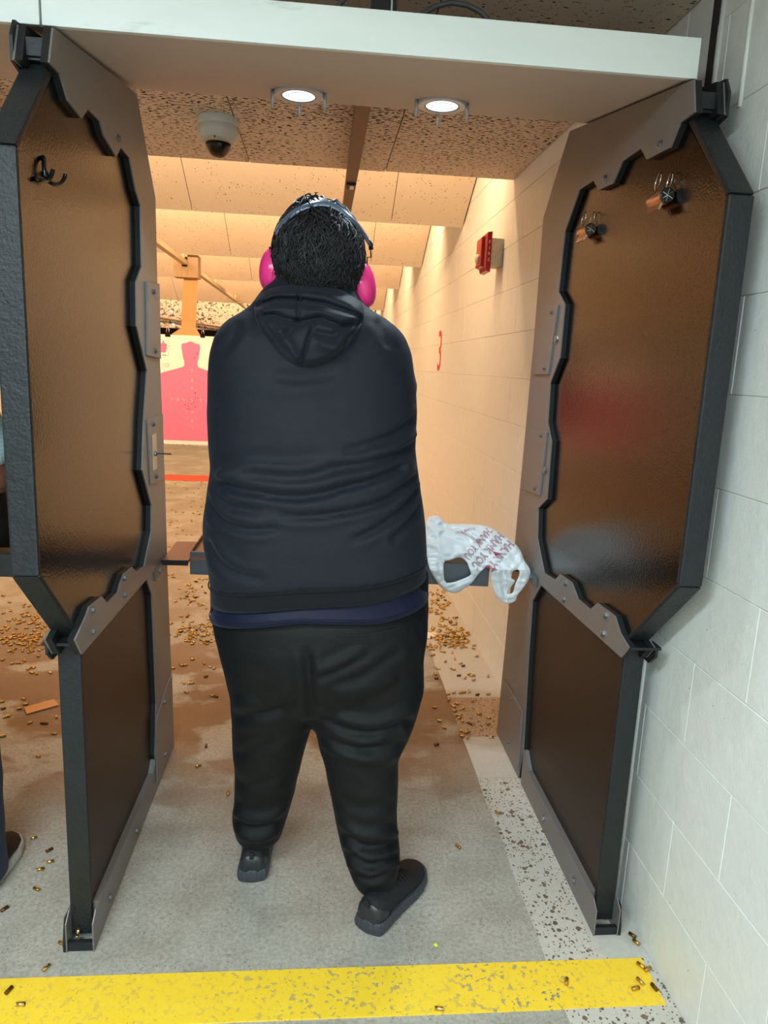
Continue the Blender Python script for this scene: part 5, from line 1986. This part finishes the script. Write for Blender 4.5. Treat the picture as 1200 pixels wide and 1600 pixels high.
def ear_defenders():
    Y = 1.868
    lc, rc = at(417, 421, 1, Y), at(575, 443, 1, Y)
    r = empty('ear_defenders', (lc + rc) / 2, 'pink ear defenders with a blue grey headband worn over black hair', 'ear defenders')
    for c, ax, rr, sgn in ((lc, np.array([-1., -.10, .10]), .054, -1), (rc, np.array([1., -.18, .22]), .060, 1)):
        ax /= np.linalg.norm(ax)
        b = c - ax * .026
        MB().lathe(b, ax, [(rr * .80, -.002), (rr * .96, .0), (rr * 1.0, .006), (rr * .97, .018), (rr * .86, .030), (rr * .66, .038), (rr * .40, .043), (rr * .1, .045)], 36, .80, 1.).build('cup', MAT['muff'], r, True)
        MB().lathe(b, ax, [(rr * .60, -.020), (rr * .84, -.016), (rr * .88, -.008), (rr * .80, -.001)], 28, .80, 1.).build('cushion', MAT['foam'], r, True)
    px = [(431, 366), (436, 354), (450, 339), (470, 326), (492, 318), (512, 318), (532, 327), (550, 342), (566, 361), (579, 382)]
    pxs = smooth_path([np.array(p, float) for p in px])
    px_i = lambda i: pxs[i]
    pts = [at(p[0], p[1], 1, Y - .020) for p in pxs]
    hr_ = np.array([.083, .104, .110]) + .032
    for i, p in enumerate(pts):
        y = HC[1] + .02
        while np.linalg.norm((np.array([p[0], y, p[2]]) - HC - [0, -.008, .006]) / hr_) < 1.0: y -= .002
        t = i / (len(pts) - 1.)
        y = min(y, Y - .012)
        q = at(px_i(i)[0], px_i(i)[1], 1, y)
        pts[i] = q
    for _ in range(3):
        for i in range(1, len(pts) - 1): pts[i] = (pts[i - 1] + pts[i] * 2 + pts[i + 1]) / 4
    sec = [(-.0085, -.0022), (0, -.0034), (.0085, -.0022), (.0085, .0022), (0, .0034), (-.0085, .0022)]
    tag(MB().sweep(pts, [(y, x) for x, y in sec], (0, .6, .8)).build('headband', MAT['band'], r, True), 'blue grey sprung headband')
    e0, e1 = pts[0], pts[-1]
    MB().tube([e0 + [.016, 0, .016], e0, e0 + [-.003, 0, -.010]], .0052, 8).build('band_end', MAT['clip_black'], r, True)
    MB().tube([e1 + [-.012, 0, .016], e1, e1 + [.002, 0, -.012]], .0058, 8).build('band_end', MAT['clip_black'], r, True)
    for off in (-.006, .006):
        MB().tube([e0 + [-.002, off, -.004], e0 + [-.008, off, -.03], lc + [.006, off, .052], lc + [.004, off, .030]], .0013, 6).build('band_wire', MAT['clip_black'], r, True)
        MB().tube([e1 + [0, off, -.004], e1 + [.002, off, -.03], rc + [-.004, off, .062], rc + [-.004, off, .035]], .0013, 6).build('band_wire', MAT['clip_black'], r, True)


ear_defenders()


def build_neighbour():
    P = empty('person', (-1.09, 1.88, 0), 'person in a teal checked shirt and jeans at the left edge behind the partition', 'person')
    xc, yc = -1.10, 1.90
    R = [ring(xc - w, xc + w, yc - b, yc + b + .02, z, 2.4, 40) for z, w, b in ((.86, .185, .125), (.95, .185, .125), (1.05, .185, .125), (1.18, .19, .125), (1.30, .20, .120), (1.40, .20, .105), (1.46, .155, .085), (1.50, .09, .065))]
    SR, SL = np.array([-.905, 1.90, 1.385]), np.array([-1.295, 1.90, 1.385])
    ER, EL = np.array([-.850, 1.965, 1.118]), np.array([-1.35, 1.965, 1.118])
    WR, WL = np.array([-1.045, 2.24, 1.26]), np.array([-1.155, 2.24, 1.26])
    sl = [capsule([S, S * .5 + E * .5, S * .28 + E * .72], [.072, .066, .063]) for S, E in ((SR, ER), (SL, EL))]
    V, F, N = remesh_union([loft(R)] + sl, .010, 3)
    V = V + N * (vnoise(V, 9, 4.) * .005)[:, None]
    part('shirt', V, F, MAT['shirt'], P, True)
    hips = loft([ring(xc - w, xc + w, yc - b, yc + b, z, 2.3, 40) for z, w, b in ((.70, .17, .13), (.80, .175, .125), (.92, .17, .115))])
    rl = loft([ring(x - w, x + w, y - b, y + b, z, 2.1, 30) for x, y, z, w, b in ((-.905, 1.825, .028, .072, .085), (-.905, 1.825, .06, .072, .085), (-.912, 1.835, .14, .072, .078), (-.918, 1.85, .26, .072, .078), (-.93, 1.87, .45, .080, .09), (-.985, 1.89, .66, .098, .115), (-1.0, 1.90, .76, .10, .12))])
    ll = loft([ring(x - w, x + w, y - b, y + b, z, 2.1, 30) for x, y, z, w, b in ((-1.265, 1.85, .028, .07, .085), (-1.265, 1.85, .06, .07, .085), (-1.25, 1.86, .14, .070, .078), (-1.24, 1.87, .26, .072, .078), (-1.225, 1.88, .45, .080, .09), (-1.20, 1.89, .66, .098, .115), (-1.18, 1.90, .76, .10, .12))])
    V, F, N = remesh_union([hips, rl, ll], .010, 3)
    V = V + N * (vnoise(V, 11, 4.) * .007)[:, None]
    part('jeans', V, F, MAT['jeans'], P, True)
    make_shoe(P, (-.905, 1.72), (.03, 1), .305, MAT['shoe2'], MAT['shoe2'], MAT['sole2'], .085, False)
    make_shoe(P, (-1.27, 1.76), (-.1, 1), .315, MAT['shoe2'], MAT['shoe2'], MAT['sole2'], .085, False)
    hc = np.array([xc, yc + .03, 1.635])
    make_body(P, hc, [SR + [-.02, 0, 0], SL + [.02, 0, 0]], [ER, EL], [WR, WL], (xc, 2.36, 1.29), (xc, yc, 1.46), MAT['skin2'], .12, .98)
    make_hair(P, hc + np.array([0, -.006, .006]), (.079, .099, .120), 900, .05, .12, .006, 9)


build_neighbour()

# ------------------------------------------------------------------ spent casings and scraps on the floor


def casing_mesh(name, mat, L=.0192, r=.0049):
    h = L / 2
    prof = [(r * .55, -h), (r, -h), (r, -h + .0012), (r * .84, -h + .0016), (r * .84, -h + .0024), (r * .985, -h + .0032), (r * .97, h), (r * .84, h), (r * .80, 0)]
    k = 9
    m = MB().lathe((0, 0, 0), (1, 0, 0), prof, k)
    fm = [0] * len(m.F)
    for i in range(7 * k, 8 * k): fm[i] = 1
    fm[-1] = 1
    me = make_mesh(name, m.V, m.F, None, (0, 0, 0), True, [mat, MAT['soot']], fm)
    return me


CM = [casing_mesh('casing', MAT['brass']), casing_mesh('casing', MAT['brass_pale']), casing_mesh('casing', MAT['brass_dark']), casing_mesh('casing', MAT['brass'], .0268, .0053), casing_mesh('casing', MAT['brass_dark'], .030, .0048)]


def casing(x, y, z, ang, kind, label, group, up=0.):
    o = bpy.data.objects.new('spent_casing', CM[kind])
    o.location = (x, y, z)
    o.rotation_euler = (random.uniform(0, 6.28), up, ang)
    COL.objects.link(o)
    return tag(o, label, 'casing', group)


NEAR = [  # photo pixel, angle in degrees, kind, label
    (14, 1549, 70, 2, 'dark spent casing at the left end of the yellow line, farther one'), (32, 1571, 0, 1, 'pale brass casing at the left end of the yellow line, nearer one'),
    (72, 1512, 62, 1, 'brass casing just above the yellow line near the left partition foot'), (97, 1474, 150, 0, 'brass casing touching the left partition foot'),
    (7, 1420, 55, 2, 'dark casing at the left edge of the photo in front of the neighbour shoe'), (57, 1389, 150, 0, 'stubby brass casing nearest the left partition post of those beside the neighbour'),
    (63, 1358, 20, 0, 'olive brass casing right of the neighbour shoe, second nearest'), (78, 1346, 12, 1, 'bright pale casing right of the neighbour shoe beside the left post'),
    (77, 1328, 50, 2, 'coppery dark casing right of the neighbour shoe toe'), (52, 1309, 12, 1, 'pale casing straight beyond the neighbour shoe toe'),
    (60, 1181, 150, 0, 'lone brass casing on brown floor well beyond the neighbour shoe'), (88, 1120, 120, 0, 'brass casing below the right end of the cardboard strip'),
    (69, 1130, 172, 4, 'long dark casing lying below the cardboard strip'), (47, 1129, 60, 0, 'upright looking brass casing left of the long dark casing'),
    (964, 1426, 85, 0, 'brass casing behind the right partition foot by the wall, farther one'), (965, 1437, 5, 1, 'pale casing lying crosswise behind the right partition foot'),
    (988, 1463, 128, 2, 'dark casing of the touching pair by the wall, farther one'), (994, 1474, 120, 0, 'brass casing of the touching pair by the wall, nearer one'),
    (1001, 1510, 128, 0, 'leaning casing at the right end of the yellow line touching another'), (1012, 1516, 25, 0, 'casing against the wall at the right end of the yellow line'),
    (1000, 1535, 112, 1, 'pale casing in the middle of the right end of the yellow line'), (993, 1546, 12, 0, 'brass casing lying crosswise at the right end of the yellow line'),
    (1022, 1544, 105, 2, 'dark casing nearest the right corner of the yellow line'), (885, 1535, 65, 0, 'dull casing alone on the yellow line below the right partition'),
    (686, 1578, 170, 1, 'pale casing at the front edge of the yellow line'), (716, 1323, 118, 0, 'single brass casing on grey concrete right of the black shoe'),
    (777, 1270, 110, 0, 'brass casing on the worn strip beside the right kick plate'), (356, 1240, 100, 0, 'brass casing beside the left trouser leg'),
    (310, 1196, 30, 0, 'brass casing between left partition and shooter, nearest one'), (322, 1165, 95, 2, 'dark casing between left partition and shooter, second nearest'),
    (682, 1163, 10, 2, 'dull stubby casing right of the right knee'), (694, 1137, 140, 0, 'brass casing right of the right thigh, nearer one'), (687, 1126, 175, 1, 'pale casing right of the right thigh, middle one'),
    (679, 1105, 175, 0, 'brass casing right of the right thigh, farther one'), (768, 1152, 5, 1, 'pale casing against the far bottom corner of the right partition'),
]
for px, py, a, k, lab in NEAR:
    p = at(px, py, 2, .005)
    zf = .0053 if (p[0] > .6 or 1.373 < p[1] < 1.511) else .005
    if p[0] > .735 and 1.51 < p[1] < 1.75: zf = .0086
    if 1.373 < p[1] < 1.511: zf = .0083
    casing(p[0], p[1], zf + .0003, math.radians(a), k, lab, None)
o = casing(-.572, 1.612, .034, .3, 1, 'pale casing standing inside the left partition foot bracket', None, -1.35)

MID = [(85, 1146), (40, 1100), (30, 1107), (8, 1120), (12, 1118), (3, 1096), (5, 1107), (3, 1150), (37, 1092), (50, 1042), (53, 1043), (79, 1051), (50, 1051), (38, 1032), (291, 1081), (287, 1067), (296, 1067), (300, 1067),
       (331, 1087), (338, 1088), (322, 1057), (283, 1039), (290, 1039), (319, 1036), (301, 1030), (328, 1042), (300, 1029), (722, 1143), (730, 1145), (722, 1151), (731, 1153), (734, 1131), (763, 1132), (718, 1122), (722, 1127),
       (716, 1118), (749, 1116), (764, 1122), (711, 1111), (708, 1104), (714, 1100), (724, 1108), (702, 1093), (739, 1095), (746, 1086), (763, 1085), (733, 1081), (725, 1082), (700, 1085), (709, 1083), (720, 1083),
       (682, 1060), (680, 1053), (685, 1045), (708, 1046), (717, 1056), (727, 1060), (733, 1054), (738, 1056), (740, 1063), (763, 1057), (696, 1034), (711, 1030), (720, 1037), (724, 1041), (676, 1024), (675, 1015), (669, 1010),
       (690, 1018), (694, 1019), (707, 1020), (745, 1026)]
used = []


def free(x, y, d):
    for q in used:
        if (q[0] - x) ** 2 + (q[1] - y) ** 2 < d * d: return False
    used.append((x, y))
    return True


def where(x):
    if x > .45: return 'small spent brass casing loosely scattered nearer than the heap by the right wall', 'loose casings by the right wall'
    if x > -.62: return 'small spent brass casing loosely scattered nearer than the band between left partition and shooter', 'loose casings between left partition and shooter'
    return 'small spent brass casing on brown floor around the cardboard strip', 'loose casings around the cardboard strip'


def scatter(px, py, dmin):
    p = at(px, py, 2, .005)
    x, y = float(p[0]), float(p[1])
    if x > W - .014 or not free(x, y, dmin): return None
    return x, y


for px, py in MID:
    q = scatter(px, py, .008)
    if q:
        lab, grp = where(q[0])
        casing(q[0], q[1], .0053 + (.002 if q[0] > .59 else 0), random.uniform(0, PI), random.choice([0, 0, 0, 1, 2, 3]), lab, grp)
CL = [  # cluster boxes in the photo: x0,x1,y0,y1,count
    (672, 742, 984, 1014, 66), (676, 716, 958, 984, 22), (676, 706, 920, 956, 22), (262, 345, 962, 1006, 52), (262, 332, 886, 960, 30), (2, 78, 980, 1020, 52), (0, 86, 940, 982, 26), (4, 70, 1022, 1050, 5)]
CLN = ['in the dense heap on the pale strip by the right wall', 'just beyond the dense heap by the right wall', 'below the hanging bag by the right wall', 'in the band between left partition and shooter',
       'beyond the band between left partition and shooter', 'in the heap left of the left post collar', 'just beyond the heap left of the left post', 'just nearer than the heap left of the left post']
n_ind = len(NEAR) + 1 + len(MID)
extra = []
for x0, x1, y0, y1, cnt0 in CL:
    cnt = cnt0
    t = 0
    while cnt > 0 and t < 6000:
        t += 1
        u, v = random.gauss(.5, .24), random.gauss(.5, .26)
        if not (0 <= u <= 1 and 0 <= v <= 1): continue
        px, py = x0 + (x1 - x0) * u, y0 + (y1 - y0) * v
        q = scatter(px, py, .0125)
        if not q: continue
        cnt -= 1
        z = .0053 + (.002 if q[0] > .59 else 0)
        if n_ind < 300:
            n_ind += 1
            lab = 'small spent brass casing ' + CLN[CL.index((x0, x1, y0, y1, cnt0))]
            casing(q[0], q[1], z, random.uniform(0, PI), random.choice([0, 0, 1, 1, 2, 3]), lab, 'casings ' + CLN[CL.index((x0, x1, y0, y1, cnt0))])
        else:
            extra.append((q[0], q[1], z))
for x0, x1, y0, y1, cnt in ((262, 326, 800, 886, 26), (668, 700, 925, 960, 25), (262, 345, 960, 1006, 25), (0, 78, 960, 1020, 40), (672, 742, 980, 1014, 40), (258, 326, 750, 800, 12)):
    t = 0
    while cnt > 0 and t < 4000:
        t += 1
        q = scatter(random.uniform(x0, x1), random.uniform(y0, y1), .0115)
        if q:
            cnt -= 1
            extra.append((q[0], q[1], .0053 + (.002 if q[0] > .59 else 0)))
for _ in range(260):   # thin scatter farther down range
    x, y = random.uniform(-3.6, .84), random.uniform(3.2, 8.5)
    if free(x, y, .012): extra.append((x, y, .0053 + (.002 if x > .59 else 0)))
b = MB()
bm = bmesh.new(); bm.from_mesh(CM[0])
CV = np.array([tuple(v.co) for v in bm.verts]); CF = [tuple(v.index for v in f.verts) for f in bm.faces]
bm.free()
for x, y, z in extra:
    a = random.uniform(0, PI)
    R = np.array([[math.cos(a), -math.sin(a), 0], [math.sin(a), math.cos(a), 0], [0, 0, 1]])
    b.add(CV @ R.T + [x, y, z], CF)
o = b.build('scattered_casings', MAT['brass'], None, True)
tag(o, 'thin scatter of brass casings farther down range', 'casings', None, 'stuff')

P = [at(*p, 2, .004) for p in ((38, 1106), (42, 1116), (92, 1102), (84, 1093))]
V = [p for p in P] + [p + [0, 0, .003] for p in P]
tag(part('cardboard_strip', V, FR(4), MAT['card'], None), 'orange cardboard strip on the floor left of the left post', 'cardboard strip')
P = [at(*p, 2, .004) for p in ((668, 998), (668, 989), (676, 987), (682, 991), (680, 995), (673, 998))]
V = [p for p in P] + [p + [0, 0, .004] for p in P]
tag(part('paper_scrap', V, FR(6), MAT['paper'], None), 'torn white paper scrap beside the casings near the right hip', 'paper scrap')
c = at(681, 1477, 2, .003)
bm = bmesh.new()
bmesh.ops.create_icosphere(bm, subdivisions=2, radius=.006)
for v in bm.verts: v.co *= 1 + .35 * mnoise.noise(v.co * 200)
V = [tuple(np.array(v.co) * [1, 1, .6] + c + [0, 0, .0016]) for v in bm.verts]; F = [tuple(v.index for v in f.verts) for f in bm.faces]
bm.free()
tag(part('foam_crumb', V, F, MAT['green_bit'], None), 'tiny yellow green foam crumb on the concrete near the yellow line', 'foam crumb')
